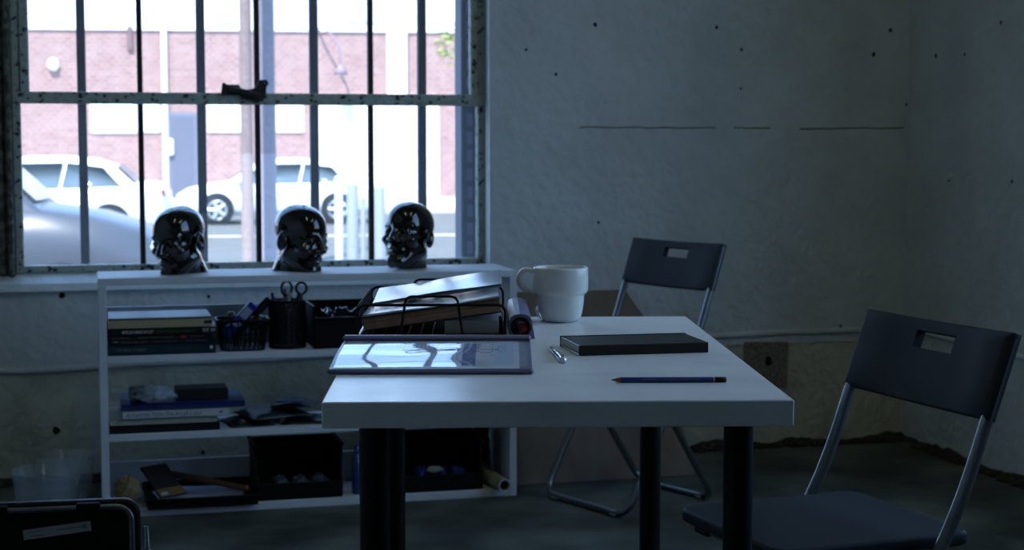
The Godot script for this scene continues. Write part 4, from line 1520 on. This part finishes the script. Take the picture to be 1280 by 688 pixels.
	lathe(st, [[0.009, 0.0], [0.009, 0.0025], [0.0, 0.003]], Vector3(0.004, 0.018, 0.14), 20, Basis(Vector3.RIGHT, PI / 2))
	done(st, "red_disc", flat_mat(Color(0.45, 0.03, 0.05), 0.5), lf)
	tag(lf, "lilac lever-arch file with a black ring and red disc beside the wire tray", "file")
	# small roll of white tape
	st = mb()
	lathe(st, [[0.009, -0.009], [0.017, -0.009], [0.017, 0.009], [0.009, 0.009], [0.009, -0.009]], TB * Vector3(0.20, 0.017, -0.145), 24, Basis(Vector3.RIGHT, PI / 2), true)
	tag(done(st, "tape_roll", flat_mat(Color(0.78, 0.80, 0.82), 0.5)), "small white roll of tape behind the lilac lever-arch file", "tape")

# thin wavy sheet with thickness
func curl(st: SurfaceTool, w: float, d: float, y: float, wave: float, seed_: int):
	st.set_smooth_group(0)
	var n := 14
	var f = func(i: int, k: int) -> Vector3:
		var x := (float(i) / n - 0.5) * w
		var z := (float(k) / n - 0.5) * d
		return Vector3(x, y + wave * 0.5 * (1.0 + sin(x * 31.0 + seed_ + z * 9.0)) * (0.5 + 0.5 * sin(z * 14.0 + seed_ * 2.0)), z)
	for i in n:
		for k in n:
			quad(st, f.call(i, k), f.call(i, k + 1), f.call(i + 1, k + 1), f.call(i + 1, k))
			var dn := Vector3(0, -0.0006, 0)
			quad(st, f.call(i, k) + dn, f.call(i + 1, k) + dn, f.call(i + 1, k + 1) + dn, f.call(i, k + 1) + dn)

# ------------------------------------------------------------------ on the shelves
func book(label: String, x0: float, x1: float, y0: float, y1: float, front: float, deep: float, cover: Color, soft := false) -> Node3D:
	var b := base("book", Vector3((x0 + x1) / 2, y0, front - deep / 2))
	var w := x1 - x0
	var h := y1 - y0
	var t := 0.0010 if soft else 0.0025
	var cm := flat_mat(cover, 0.42)
	var st := mb()
	box(st, Vector3(0, h - t / 2, 0), Vector3(w, t, deep), 0.0004)
	box(st, Vector3(0, t / 2, 0), Vector3(w, t, deep), 0.0004)
	box(st, Vector3(0, h / 2, deep / 2 - t / 2), Vector3(w, h, t), 0.0004)
	done(st, "cover", cm, b)
	st = mb()
	box(st, Vector3(0, h / 2, -0.002), Vector3(w - 0.006, h - 2 * t, deep - 0.006), 0.0)
	done(st, "page_block", M.paper, b)
	b.set_meta("deep", deep)
	tag(b, label, "book", "books on the bookcase")
	return b

func title(b: Node3D, words: String, x: float, y: float, high: float, wide: float, m: Material, serif := false):
	var deep: float = b.get_meta("deep")
	text(b, "spine_lettering", words, high, m, Vector3(x, y, deep / 2 + 0.0002), Basis.IDENTITY, wide, serif)

func mark(b: Node3D, x: float, y: float, w: float, h: float, m: Material):
	var deep: float = b.get_meta("deep")
	var st := mb()
	box(st, Vector3(x, y, deep / 2 + 0.0002), Vector3(w, h, 0.0005))
	done(st, "spine_mark", m, b)

func build_shelf_things():
	var st: SurfaceTool
	var y := 0.459
	# upper stack
	var b := book("large teal art book at the bottom of the upper stack", 0.046, 0.344, y, y + 0.031, -4.662, 0.235, Color(0.06, 0.15, 0.19))
	title(b, "THOMAS EAKINS", -0.086, 0.0155, 0.0085, 0.085, M.grey_print, true)
	title(b, "THE ART OF THOMAS EAKINS", 0.055, 0.0165, 0.004, 0.09, flat_mat(Color(0.25, 0.30, 0.33), 0.6))
	mark(b, 0.136, 0.0175, 0.007, 0.008, M.white_print)
	b = book("thin black book lying on the large teal art book", 0.047, 0.338, y + 0.031, y + 0.043, -4.664, 0.21, Color(0.02, 0.02, 0.025), true)
	title(b, "MODERN ART", -0.075, 0.006, 0.005, 0.07, M.grey_print)
	title(b, "A HISTORY OF ART", 0.01, 0.006, 0.004, 0.066, M.grey_print)
	mark(b, -0.125, 0.008, 0.014, 0.004, M.grey_print)
	mark(b, 0.078, 0.006, 0.018, 0.007, flat_mat(Color(0.10, 0.18, 0.26), 0.5))
	title(b, "COLLECTION", 0.112, 0.006, 0.0035, 0.034, M.grey_print)
	b = book("thin black book with a small red mark on its spine", 0.046, 0.336, y + 0.043, y + 0.055, -4.666, 0.20, Color(0.02, 0.02, 0.022), true)
	title(b, "THE ARTIST", -0.11, 0.006, 0.0045, 0.052, M.grey_print)
	title(b, "INTRODUCTION TO DRAWING", -0.012, 0.006, 0.0042, 0.10, M.grey_print)
	mark(b, 0.063, 0.0062, 0.017, 0.0075, M.red_print)
	title(b, "EDITION", 0.10, 0.006, 0.004, 0.036, M.grey_print)
	b = book("black book with white and green lettering along its spine", 0.045, 0.350, y + 0.055, y + 0.076, -4.663, 0.225, Color(0.018, 0.018, 0.024))
	title(b, "AFRICAN AMERICAN ART", -0.07, 0.0105, 0.0085, 0.086, M.white_print)
	title(b, "HARLEM RENAISSANCE, CIVIL RIGHTS ERA", 0.033, 0.0105, 0.005, 0.11, M.green_print)
	title(b, "DI W", 0.128, 0.0115, 0.0095, 0.034, M.white_print)
	b = book("cream paperback lying between the black books and the grey one", 0.047, 0.335, y + 0.076, y + 0.099, -4.668, 0.21, Color(0.62, 0.57, 0.44), true)
	mark(b, 0.132, 0.013, 0.022, 0.009, M.dark_print)
	b = book("pale grey book on top of the upper stack", 0.049, 0.334, y + 0.099, y + 0.104, -4.675, 0.205, Color(0.20, 0.21, 0.215), true)
	# lower stack
	y = 0.237
	b = book("navy book at the bottom of the lower stack", 0.046, 0.352, y, y + 0.022, -4.664, 0.235, Color(0.02, 0.025, 0.06))
	for k in 6: title(b, "ART", -0.12 + k * 0.022, 0.011, 0.006, 0.014, flat_mat(Color(0.10, 0.10, 0.12), 0.6))
	b = book("ivory book lying under the white colour-theory book", 0.046, 0.346, y + 0.022, y + 0.041, -4.666, 0.23, Color(0.66, 0.66, 0.58))
	title(b, "ART", -0.125, 0.0095, 0.008, 0.026, M.grey_print)
	mark(b, 0.133, 0.011, 0.004, 0.006, M.grey_print)
	b = book("white book titled Art of Color in black lettering", 0.082, 0.378, y + 0.041, y + 0.065, -4.658, 0.245, Color(0.74, 0.75, 0.76))
	title(b, "Johannes Itten: The Art of Color", -0.03, 0.012, 0.0125, 0.205, M.dark_print)
	mark(b, -0.135, 0.012, 0.0045, 0.009, M.grey_print)
	mark(b, 0.125, 0.012, 0.012, 0.006, M.grey_print)
	b = book("wide royal blue book lying on the white colour-theory book", 0.078, 0.424, y + 0.065, y + 0.082, -4.662, 0.24, Color(0.10, 0.16, 0.38))
	# things on the blue book
	st = mb()
	box(st, Vector3(0.306, y + 0.082 + 0.0165, -4.75), Vector3(0.148, 0.033, 0.10), 0.003)
	var o: Node3D = base("storage_case")
	o.position = Vector3.ZERO
	done(st, "case", flat_mat(Color(0.035, 0.04, 0.06), 0.5), o)
	st = mb()
	box(st, Vector3(0.306, y + 0.082 + 0.0225, -4.75), Vector3(0.149, 0.0012, 0.101))
	done(st, "lid_seam", flat_mat(Color(0.015, 0.015, 0.02), 0.6), o)
	tag(o, "small dark box lying on the royal blue book", "box")
	o = base("wrapped_package")
	st = mb()
	box(st, Vector3(0.138, y + 0.082 + 0.021, -4.72), Vector3(0.064, 0.042, 0.07), 0.006, Basis(Vector3.UP, 0.2))
	done(st, "parcel", flat_mat(Color(0.03, 0.03, 0.045), 0.3), o)
	st = mb()
	blob(st, Vector3(0.172, y + 0.082 + 0.022, -4.69), Vector3(0.10, 0.046, 0.07), 0.9, 0.25, 77, 18, 28, y + 0.0825)
	done(st, "crumpled_film", clear_mat(Color(0.75, 0.80, 0.85), 0.35, 0.12), o)
	tag(o, "small dark parcel wrapped in crumpled clear film on the blue book", "package")
	# pouches and folded dark covers lying flat
	var ys := y
	for p in [[0.44, 0.13, 0.02, 0.12, Color(0.10, 0.12, 0.15), "dark grey flat pouch at the bottom of the pile beside the books"], [0.605, 0.14, 0.018, -0.12, Color(0.07, 0.08, 0.11), "charcoal flat pouch on the side of the pile far from the books"]]:
		pouch(p[0], ys, p[1], p[2], p[3], p[4], p[5])
	pouch(0.51, y + 0.024, 0.18, 0.024, 0.35, Color(0.13, 0.16, 0.18), "slate grey padded pouch lying across the two lower pouches")
	pouch(0.58, y + 0.052, 0.12, 0.012, -0.3, Color(0.10, 0.13, 0.20), "small bluish pouch on top of the pile of pouches")
	st = mb()
	box(st, Vector3(0.555, y + 0.071, -4.70), Vector3(0.075, 0.006, 0.05), 0.002, Basis(Vector3.UP, -0.2))
	tag(done(st, "card_pack", flat_mat(Color(0.22, 0.30, 0.42), 0.3)), "small blue pack of cards on the pile of pouches", "pack")
	basket()
	pen_cup()
	# dark organiser box with glossy wrapped contents
	y = 0.459
	var ob := base("organiser_box", Vector3(0.745, y, -4.775))
	st = mb()
	var bw := 0.24
	var bh := 0.125
	var bd := 0.20
	box(st, Vector3(0, 0.003, 0), Vector3(bw, 0.006, bd), 0.002)
	box(st, Vector3(0, bh / 2, -bd / 2 + 0.003), Vector3(bw, bh, 0.006), 0.002)
	for s in [-1, 1]: box(st, Vector3(s * (bw / 2 - 0.003), bh / 2, 0), Vector3(0.006, bh, bd), 0.002)
	box(st, Vector3(0, 0.042, bd / 2 - 0.003), Vector3(bw, 0.084, 0.006), 0.002)
	done(st, "shell", M.black_plastic, ob)
	st = mb()
	box(st, Vector3(0, 0.088, bd / 2 - 0.001), Vector3(bw + 0.004, 0.008, 0.012), 0.003)
	done(st, "rim", M.black_plastic, ob)
	tag(ob, "black plastic organiser box beside the mesh pen cup", "box")
	for k in 4:
		st = mb()
		blob(st, Vector3(0.67 + k * 0.05, y + 0.085, -4.74 - 0.02 * (k % 2)), Vector3(0.052, 0.05, 0.07), 0.7, 0.2, 30 + k, 12, 18)
		tag(done(st, "film_bundle", flat_mat(Color(0.10, 0.11, 0.13), 0.12)), "dark shiny film-wrapped bundle in the black organiser box", "bundle", "film-wrapped bundles in the organiser box")
	bottom_shelf()

func pouch(x: float, y: float, w: float, h: float, turn: float, c: Color, label: String):
	var st := mb()
	var nz := FastNoiseLite.new()
	nz.seed = int(x * 1000)
	nz.frequency = 18.0
	st.set_smooth_group(0)
	var n := 14
	var d := 0.16
	var bs := Basis(Vector3.UP, turn)
	var at := Vector3(x, y, -4.765)
	var f = func(i: int, k: int, up: bool) -> Vector3:
		var u := float(i) / n * 2 - 1
		var v := float(k) / n * 2 - 1
		var bulge := (1 - pow(u, 4)) * (1 - pow(v, 4))
		var q := Vector3(u * w / 2, (0.0015 + bulge * h * (0.8 + 0.35 * nz.get_noise_2d(u * 0.2 * 10, v * 0.2 * 10))) if up else 0.0004, v * d / 2)
		return at + bs * q
	for i in n:
		for k in n:
			quad(st, f.call(i, k, true), f.call(i, k + 1, true), f.call(i + 1, k + 1, true), f.call(i + 1, k, true))
			quad(st, f.call(i, k, false), f.call(i + 1, k, false), f.call(i + 1, k + 1, false), f.call(i, k + 1, false))
	for i in n:
		quad(st, f.call(i, n, false), f.call(i + 1, n, false), f.call(i + 1, n, true), f.call(i, n, true))
		quad(st, f.call(i + 1, 0, false), f.call(i, 0, false), f.call(i, 0, true), f.call(i + 1, 0, true))
	var o := base("flat_pouch")
	done(st, "body", flat_mat(c, 0.35), o)
	st = mb()
	box(st, at + bs * Vector3(0, 0.003, d / 2 - 0.012), Vector3(w * 0.96, 0.003, 0.006), 0.001, bs)
	done(st, "zip", flat_mat(c.lightened(0.15), 0.3), o)
	tag(o, label, "pouch")

func basket():
	var y := 0.459
	var c := Vector3(0.424, y, -4.725)
	var b := base("basket", c)
	var w := 0.142
	var d := 0.11
	var h := 0.088
	var low := 0.84
	for k in 3:
		var t := [0.04, 0.42, 0.80][k] as float
		var s := lerpf(low, 1.0, t)
		var st := mb()
		var ring := []
		for p in round_rect(w * s, d * s, 0.02): ring.append(Vector3(p.x, h * t, p.y))
		tube(st, ring, 0.002, 6, true)
		done(st, "hoop", M.black_plastic, b)
	var st2 := mb()
	var rim := []
	for p in round_rect(w + 0.006, d + 0.006, 0.022): rim.append(Vector3(p.x, h, p.y))
	tube(st2, rim, 0.0045, 8, true)
	done(st2, "rim", M.black_plastic, b)
	st2 = mb()
	slab(st2, round_rect(w * low, d * low, 0.018), 0.0, 0.004, 0.001)
	done(st2, "base", M.black_plastic, b)
	var out := round_rect(w, d, 0.02, 3)
	for i in out.size():
		for f in [0.0, 0.5]:
			var p := out[i].lerp(out[(i + 1) % out.size()], f)
			if f > 0 and out[i].distance_to(out[(i + 1) % out.size()]) < 0.02: continue
			var n := 1
			if f > 0: n = 5
			for q in n:
				var pp := p if n == 1 else out[i].lerp(out[(i + 1) % out.size()], (q + 1.0) / (n + 1.0))
				var st := mb()
				tube(st, [Vector3(pp.x * low, 0.002, pp.y * low), Vector3(pp.x, h, pp.y)], 0.0026, 5, false)
				done(st, "slat", M.black_plastic, b)
	tag(b, "small black slatted plastic basket of markers between the books and the pen cup", "basket")
	# contents
	var mk := base("marker_pack")
	mk.transform = Transform3D(Basis(Vector3.BACK, deg_to_rad(-43)), Vector3(0.415, y + 0.086, -4.715))
	st2 = mb()
	box(st2, Vector3(0, 0, 0), Vector3(0.028, 0.125, 0.018), 0.002)
	done(st2, "sleeve", flat_mat(Color(0.12, 0.14, 0.50), 0.35), mk)
	for k in [[0.028, 0.022, 0.034], [-0.012, 0.02, 0.016]]:
		st2 = mb()
		box(st2, Vector3(0, k[0], 0.0091), Vector3(k[1], k[2], 0.0005))
		done(st2, "paper_label", flat_mat(Color(0.55, 0.58, 0.62), 0.5), mk)
	tag(mk, "slanting blue pack with pale labels sticking out of the black basket", "marker pack")
	for q in [[0.452, -46.0, 0.011, 0.15, Color(0.03, 0.03, 0.035), "thick black marker leaning out of the basket toward the pen cup"], [0.40, 8.0, 0.009, 0.10, Color(0.05, 0.05, 0.06), "short dark marker standing in the basket behind the blue pack"]]:
		var m := base("marker")
		m.transform = Transform3D(Basis(Vector3.BACK, deg_to_rad(q[1])), Vector3(q[0], y + 0.092 if q[3] > 0.12 else y + 0.06, -4.735))
		st2 = mb()
		lathe(st2, [[0.0, -q[3] / 2], [q[2] * 0.9, -q[3] / 2], [q[2], -q[3] / 2 + 0.004], [q[2], q[3] * 0.18]], Vector3.ZERO, 16)
		done(st2, "barrel", flat_mat(q[4], 0.35), m)
		st2 = mb()
		lathe(st2, [[q[2] * 1.12, q[3] * 0.18], [q[2] * 1.12, q[3] / 2 - 0.003], [q[2] * 0.8, q[3] / 2], [0.0, q[3] / 2]], Vector3.ZERO, 16)
		done(st2, "cap", flat_mat(q[4].lightened(0.05), 0.3), m)
		tag(m, q[5], "marker")
	var er := base("eraser_tin", Vector3(0.468, y + 0.07, -4.715))
	st2 = mb()
	lathe(st2, [[0.0, -0.012], [0.022, -0.012], [0.022, 0.02], [0.018, 0.026], [0.0, 0.027]], Vector3.ZERO, 18)
	done(st2, "jar", flat_mat(Color(0.03, 0.03, 0.03), 0.3), er)
	tag(er, "small round black jar at the rim of the basket", "jar")

func pen_cup():
	var y := 0.459
	var c := Vector3(0.556, y, -4.74)
	var r := 0.053
	var cup := base("pen_cup", c)
	var st := mb()
	lathe(st, [[0.0, 0.0], [r, 0.0], [r, 0.006], [0.0, 0.006]], Vector3.ZERO, 28, Basis.IDENTITY, true)
	done(st, "base", M.black_metal, cup)
	for h in [0.006, 0.138]:
		st = mb()
		tube(st, range(28).map(func(k): return Vector3(cos(TAU * k / 28) * r, h, sin(TAU * k / 28) * r)), 0.003, 8, true)
		done(st, "hoop", M.black_metal, cup)
	st = mb()
	for k in 56:
		for s in [-1, 1]:
			var path := []
			for j in 7:
				var a: float = TAU * k / 56 + s * j * 0.16
				path.append(Vector3(cos(a) * r, lerpf(0.006, 0.138, j / 6.0), sin(a) * r))
			tube(st, path, 0.0011, 4)
	var mesh := done(st, "wire_mesh", M.black_metal, cup)
	mesh.set_meta("kind", "stuff")
	tag(cup, "round black mesh pen cup on the upper shelf", "pen cup")
	# scissors, handles up
	var sc := base("scissors", Vector3(0.575, y + 0.008, -4.725))
	for s in [-1, 1]:
		st = mb()
		tube(st, range(18).map(func(k): return Vector3(s * 0.021 + cos(TAU * k / 18) * 0.015, 0.166 + sin(TAU * k / 18) * (0.017 if s > 0 else 0.021), s * 0.003)), 0.0036, 8, true)
		tube(st, [Vector3(s * 0.014, 0.155, s * 0.003), Vector3(s * 0.004, 0.12, s * 0.002)], 0.004, 8)
		done(st, "handle", M.black_plastic, sc)
		st = mb()
		box(st, Vector3(-s * 0.003, 0.065, s * 0.002), Vector3(0.010, 0.125, 0.0018), 0.0008, Basis(Vector3.BACK, s * 0.05))
		done(st, "blade", M.steel, sc)
	tag(sc, "black-handled scissors standing in the mesh pen cup", "scissors")
	var looks := [["blue pen standing aslant in the mesh pen cup", Color(0.10, 0.13, 0.42)], ["black pen standing in the mesh pen cup", Color(0.03, 0.03, 0.035)], ["grey pen standing in the mesh pen cup", Color(0.35, 0.37, 0.40)], ["silver pen leaning in the mesh pen cup", Color(0.45, 0.47, 0.5)], ["dark green pencil in the mesh pen cup", Color(0.06, 0.14, 0.10)], ["white pen standing in the mesh pen cup", Color(0.6, 0.6, 0.6)]]
	for k in looks.size():
		var a := TAU * k / looks.size() + 2.6
		var p := base("pen", Vector3(0.556 + cos(a) * 0.026, y + 0.010, -4.74 + sin(a) * 0.026))
		var top := Vector3(cos(a) * 0.020, 0.142 + 0.008 * (k % 3), sin(a) * 0.020)
		st = mb()
		tube(st, [Vector3.ZERO, top * 0.08, top * 0.62], [0.001, 0.0042, 0.0044], 10)
		done(st, "barrel", flat_mat(looks[k][1], 0.35), p)
		st = mb()
		tube(st, [top * 0.62, top * 0.97, top], [0.0052, 0.0050, 0.003], 10)
		done(st, "cap", flat_mat(looks[k][1].lightened(0.08), 0.3), p)
		tag(p, looks[k][0], "pen")

func bottom_shelf():
	var y := 0.022
	var st: SurfaceTool
	# shallow black tray with papers
	var t := base("shallow_tray", Vector3(0.30, y, -4.755))
	st = mb()
	box(st, Vector3(0, 0.002, 0), Vector3(0.31, 0.004, 0.25), 0.001)
	for s in [-1, 1]:
		box(st, Vector3(s * 0.1535, 0.014, 0), Vector3(0.003, 0.028, 0.25), 0.001)
		box(st, Vector3(0, 0.014, s * 0.1235), Vector3(0.31, 0.028, 0.003), 0.001)
	done(st, "shell", M.black_plastic, t)
	st = mb()
	var ring := []
	for p in round_rect(0.318, 0.258, 0.01): ring.append(Vector3(p.x, 0.028, p.y))
	tube(st, ring, 0.003, 6, true)
	done(st, "rim", M.black_plastic, t)
	tag(t, "shallow black tray of papers on the lowest board of the bookcase", "tray")
	for q in [[0.27, 0.0, 0.1, "pale sheaf of paper lying flat on the floor of the shallow tray"], [0.33, 0.0045, -0.15, "pale sheaf of paper lying askew on top of another sheaf in the tray"]]:
		st = mb()
		box(st, Vector3(q[0], y + 0.007 + q[1], -4.76), Vector3(0.19, 0.004, 0.20), 0.0005, Basis(Vector3.UP, q[2]))
		tag(done(st, "paper_sheaf", flat_mat(Color(0.60, 0.62, 0.68), 0.7)), q[3], "paper", "papers in the shallow tray")
	# dark and gold booklet, propped up at the back
	var bk := base("booklet")
	bk.transform = Transform3D(Basis(Vector3.UP, 0.55) * Basis(Vector3.RIGHT, 0.62), Vector3(0.192, y + 0.066, -4.71))
	st = mb()
	box(st, Vector3.ZERO, Vector3(0.085, 0.008, 0.125), 0.001)
	done(st, "cover", flat_mat(Color(0.10, 0.095, 0.085), 0.5), bk)
	st = mb()
	box(st, Vector3(0, 0.0042, 0.047), Vector3(0.0852, 0.0006, 0.031))
	done(st, "gold_band", flat_mat(Color(0.42, 0.33, 0.19), 0.5), bk)
	st = mb()
	box(st, Vector3(-0.025, 0.0047, 0.052), Vector3(0.022, 0.0006, 0.010))
	done(st, "price_label", flat_mat(Color(0.6, 0.62, 0.66), 0.6), bk)
	tag(bk, "dark booklet with a gold band propped in the shallow tray", "booklet")
	# wooden rod
	var rod := base("wooden_rod")
	st = mb()
	tube(st, [Vector3(0.205, y + 0.070, -4.80), Vector3(0.425, y + 0.041, -4.665)], [0.010, 0.0085], 12)
	done(st, "shaft", patchy([[0.0, Color(0.24, 0.12, 0.07)], [1.0, Color(0.40, 0.22, 0.13)]], 0.03, 63, 0.2, 0.6), rod)
	st = mb()
	tube(st, [Vector3(0.425, y + 0.041, -4.665), Vector3(0.428, y + 0.0406, -4.6632)], [0.0085, 0.006], 12)
	done(st, "end_cap", flat_mat(Color(0.50, 0.26, 0.13), 0.6), rod)
	tag(rod, "brown wooden rod resting on the rim of the shallow tray", "rod")
	# sponge
	st = mb()
	blob(st, Vector3(0.092, y + 0.044, -4.70), Vector3(0.068, 0.088, 0.07), 0.36, 0.35, 12, 26, 36, y + 0.0005)
	var sp := tag(done(st, "sea_sponge", patchy([[0.0, Color(0.20, 0.16, 0.10)], [0.40, Color(0.54, 0.46, 0.32)], [1.0, Color(0.76, 0.67, 0.50)]], 0.06, 65, 0.08, 0.95, 0.3, 0.06)), "tan natural sponge at the end of the lowest board", "sponge") as Node
	# black stacking bins with low fronts
	for q in [[0.582, "black stacking bin of crumpled paper on the lowest board"], [1.004, "black stacking bin with blue cloths on the lowest board"]]:
		var b := base("stacking_bin", Vector3(q[0], y + 0.0012, -4.78))
		var w := 0.252
		var d := 0.225
		var h := 0.148
		st = mb()
		box(st, Vector3(0, 0.003, 0), Vector3(w - 0.02, 0.006, d), 0.001)
		done(st, "base", M.black_plastic, b)
		for s in [-1, 1]:
			st = mb()
			prism(st, PackedVector2Array([Vector2(-d / 2, 0), Vector2(d / 2, 0), Vector2(d / 2, 0.045), Vector2(d / 2 - 0.03, 0.07), Vector2(d / 2 - 0.045, h), Vector2(-d / 2, h)]), -0.003, 0.003, Transform3D(Basis(Vector3.BACK, -s * 0.06) * Basis(Vector3(0, 0, 1), Vector3.UP, Vector3(-1, 0, 0)), Vector3(s * (w / 2 - 0.008), 0, 0)))
			done(st, "side", M.black_plastic, b)
			st = mb()
			box(st, Vector3(s * (w / 2 + 0.001), h, -0.022), Vector3(0.014, 0.006, d - 0.045), 0.002)
			done(st, "lip", M.black_plastic, b)
		st = mb()
		box(st, Vector3(0, h / 2, -d / 2 + 0.003), Vector3(w, h, 0.006), 0.001)
		done(st, "back", M.black_plastic, b)
		st = mb()
		box(st, Vector3(0, 0.024, d / 2 - 0.003), Vector3(w - 0.014, 0.048, 0.006), 0.002)
		done(st, "front", M.black_plastic, b)
		tag(b, q[1], "bin")
	for k in 3:
		st = mb()
		blob(st, Vector3(0.53 + k * 0.056, y + 0.034, -4.74 + 0.01 * (k % 2)), Vector3(0.05, 0.046, 0.06), 0.6, 0.22, 40 + k, 12, 18, y + 0.0085)
		tag(done(st, "crumpled_paper", flat_mat(Color(0.22, 0.22, 0.24), 0.6)), "crumpled dark grey paper in the black stacking bin", "paper", "crumpled papers in the bin")
	for k in 3:
		st = mb()
		blob(st, Vector3(0.95 + k * 0.056, y + 0.036, -4.735 - 0.012 * (k % 2)), Vector3(0.05, 0.05, 0.08), 0.5, 0.2, 50 + k, 12, 18, y + 0.0085)
		tag(done(st, "blue_cloth", flat_mat(Color(0.09, 0.11, 0.38), 0.7)), "rumpled blue cloth in the black stacking bin", "cloth", "blue cloths in the bin")
	st = mb()
	blob(st, Vector3(0.985, y + 0.060, -4.70), Vector3(0.05, 0.02, 0.03), 0.5, 0.2, 60, 10, 14, y + 0.007)
	tag(done(st, "tissue", flat_mat(Color(0.55, 0.55, 0.48), 0.7)), "pale scrap of tissue on the blue cloths", "tissue")
	# slim blue bottle between the bins
	var bo := base("slim_bottle", Vector3(0.752, y, -4.70))
	st = mb()
	lathe(st, [[0.0, 0.0], [0.014, 0.0], [0.015, 0.003], [0.015, 0.105], [0.009, 0.118], [0.007, 0.122], [0.0, 0.122]], Vector3.ZERO, 18)
	done(st, "body", flat_mat(Color(0.10, 0.22, 0.42), 0.3), bo)
	st = mb()
	lathe(st, [[0.009, 0.120], [0.009, 0.142], [0.006, 0.146], [0.0, 0.146]], Vector3.ZERO, 16)
	done(st, "cap", flat_mat(Color(0.12, 0.26, 0.50), 0.3), bo)
	tag(bo, "slim blue bottle standing between the two black bins", "bottle")
	# cream tube sticking out at the end
	var tu := base("paper_tube")
	st = mb()
	var f := Vector3(1.176, y + 0.0215, -4.60)
	var e := Vector3(1.150, y + 0.0225, -4.86)
	var bz := Basis.looking_at(f - e, Vector3.UP) * Basis(Vector3.RIGHT, -PI / 2)
	var ln := (f - e).length()
	lathe(st, [[0.0205, 0.0], [0.0205, ln], [0.0150, ln], [0.0150, 0.0], [0.0205, 0.0]], e, 28, bz, true)
	done(st, "wall", patchy([[0.0, Color(0.52, 0.50, 0.40)], [1.0, Color(0.66, 0.64, 0.54)]], 0.03, 67, 0.3, 0.5), tu)
	st = mb()
	tube(st, range(24).map(func(k): return f + bz * Vector3(cos(TAU * k / 24) * 0.0180, 0, sin(TAU * k / 24) * 0.0180)), 0.0030, 6, true)
	done(st, "end_rim", flat_mat(Color(0.66, 0.68, 0.70), 0.5), tu)
	tag(tu, "cream hollow tube sticking out of the lowest board of the bookcase", "tube")
	# crumpled black bag in the corner
	st = mb()
	blob(st, Vector3(1.168, y + 0.105, -4.855), Vector3(0.045, 0.13, 0.06), 0.6, 0.2, 70, 22, 30, y + 0.047)
	tag(done(st, "plastic_bag", flat_mat(Color(0.06, 0.065, 0.08), 0.25)), "crumpled black plastic bag squeezed in above the cream tube", "bag")

# ------------------------------------------------------------------ on the floor
func build_floor_things():
	# flattened cardboard leaning on the wall
	var c := base("cardboard_sheet")
	var zb := -4.79
	var top := 0.56
	var lean := atan2(zb - (BACK + 0.012), top)
	var L := sqrt(top * top + pow(zb - BACK - 0.012, 2))
	var t := Transform3D(Basis(Vector3.RIGHT, -lean), Vector3(0, 0.002, zb))
	var st := mb()
	prism(st, PackedVector2Array([Vector2(1.245, 0), Vector2(1.86, 0), Vector2(1.80, L * 0.82), Vector2(1.745, L), Vector2(1.245, L)]), -0.006, 0.0, t)
	done(st, "sheet", M.cardboard, c)
	st = mb()
	prism(st, PackedVector2Array([Vector2(1.25, 0.004), Vector2(1.80, 0.004), Vector2(1.74, L * 0.9), Vector2(1.25, L * 0.9)]), -0.012, -0.0065, t)
	done(st, "inner_flap", M.cardboard, c)
	tag(c, "brown cardboard sheet leaning against the wall beside the bookcase", "cardboard")
	# clear ribbed tubs
	for q in [[-0.130, -4.78, 0.098, 0.125, "clear ribbed plastic tub on the floor in front of another clear tub"], [-0.085, -4.985, 0.092, 0.128, "clear plastic tub standing on the floor close to the wall"]]:
		var o := base("plastic_tub", Vector3(q[0], 0, q[1]))
		st = mb()
		var n := 60
		var prof := [[0.80, 0.0], [0.82, 0.004], [0.97, 0.92], [1.0, 0.93], [1.0, 1.0], [0.975, 1.0], [0.95, 0.92], [0.80, 0.012]]
		st.set_smooth_group(0)
		var pt = func(i: int, k: int) -> Vector3:
			var a := TAU * k / n
			var rib := 1.0 + (0.018 * sin(a * 20.0) if i >= 1 and i <= 2 else 0.0)
			var r: float = prof[i][0] * q[2] * rib
			return Vector3(r * sin(a), prof[i][1] * q[3], r * cos(a))
		for i in prof.size() - 1:
			for k in n:
				quad(st, pt.call(i, k), pt.call(i, (k + 1) % n), pt.call(i + 1, (k + 1) % n), pt.call(i + 1, k))
		done(st, "wall", clear_mat(Color(0.80, 0.86, 0.92), 0.10, 0.06), o)
		st = mb()
		lathe(st, [[0.0, 0.0], [q[2] * 0.8, 0.0], [q[2] * 0.8, 0.003], [0.0, 0.003]], Vector3.ZERO, 30, Basis.IDENTITY, true)
		done(st, "bottom", clear_mat(Color(0.80, 0.86, 0.92), 0.06, 0.06), o)
		tag(o, q[4], "tub")
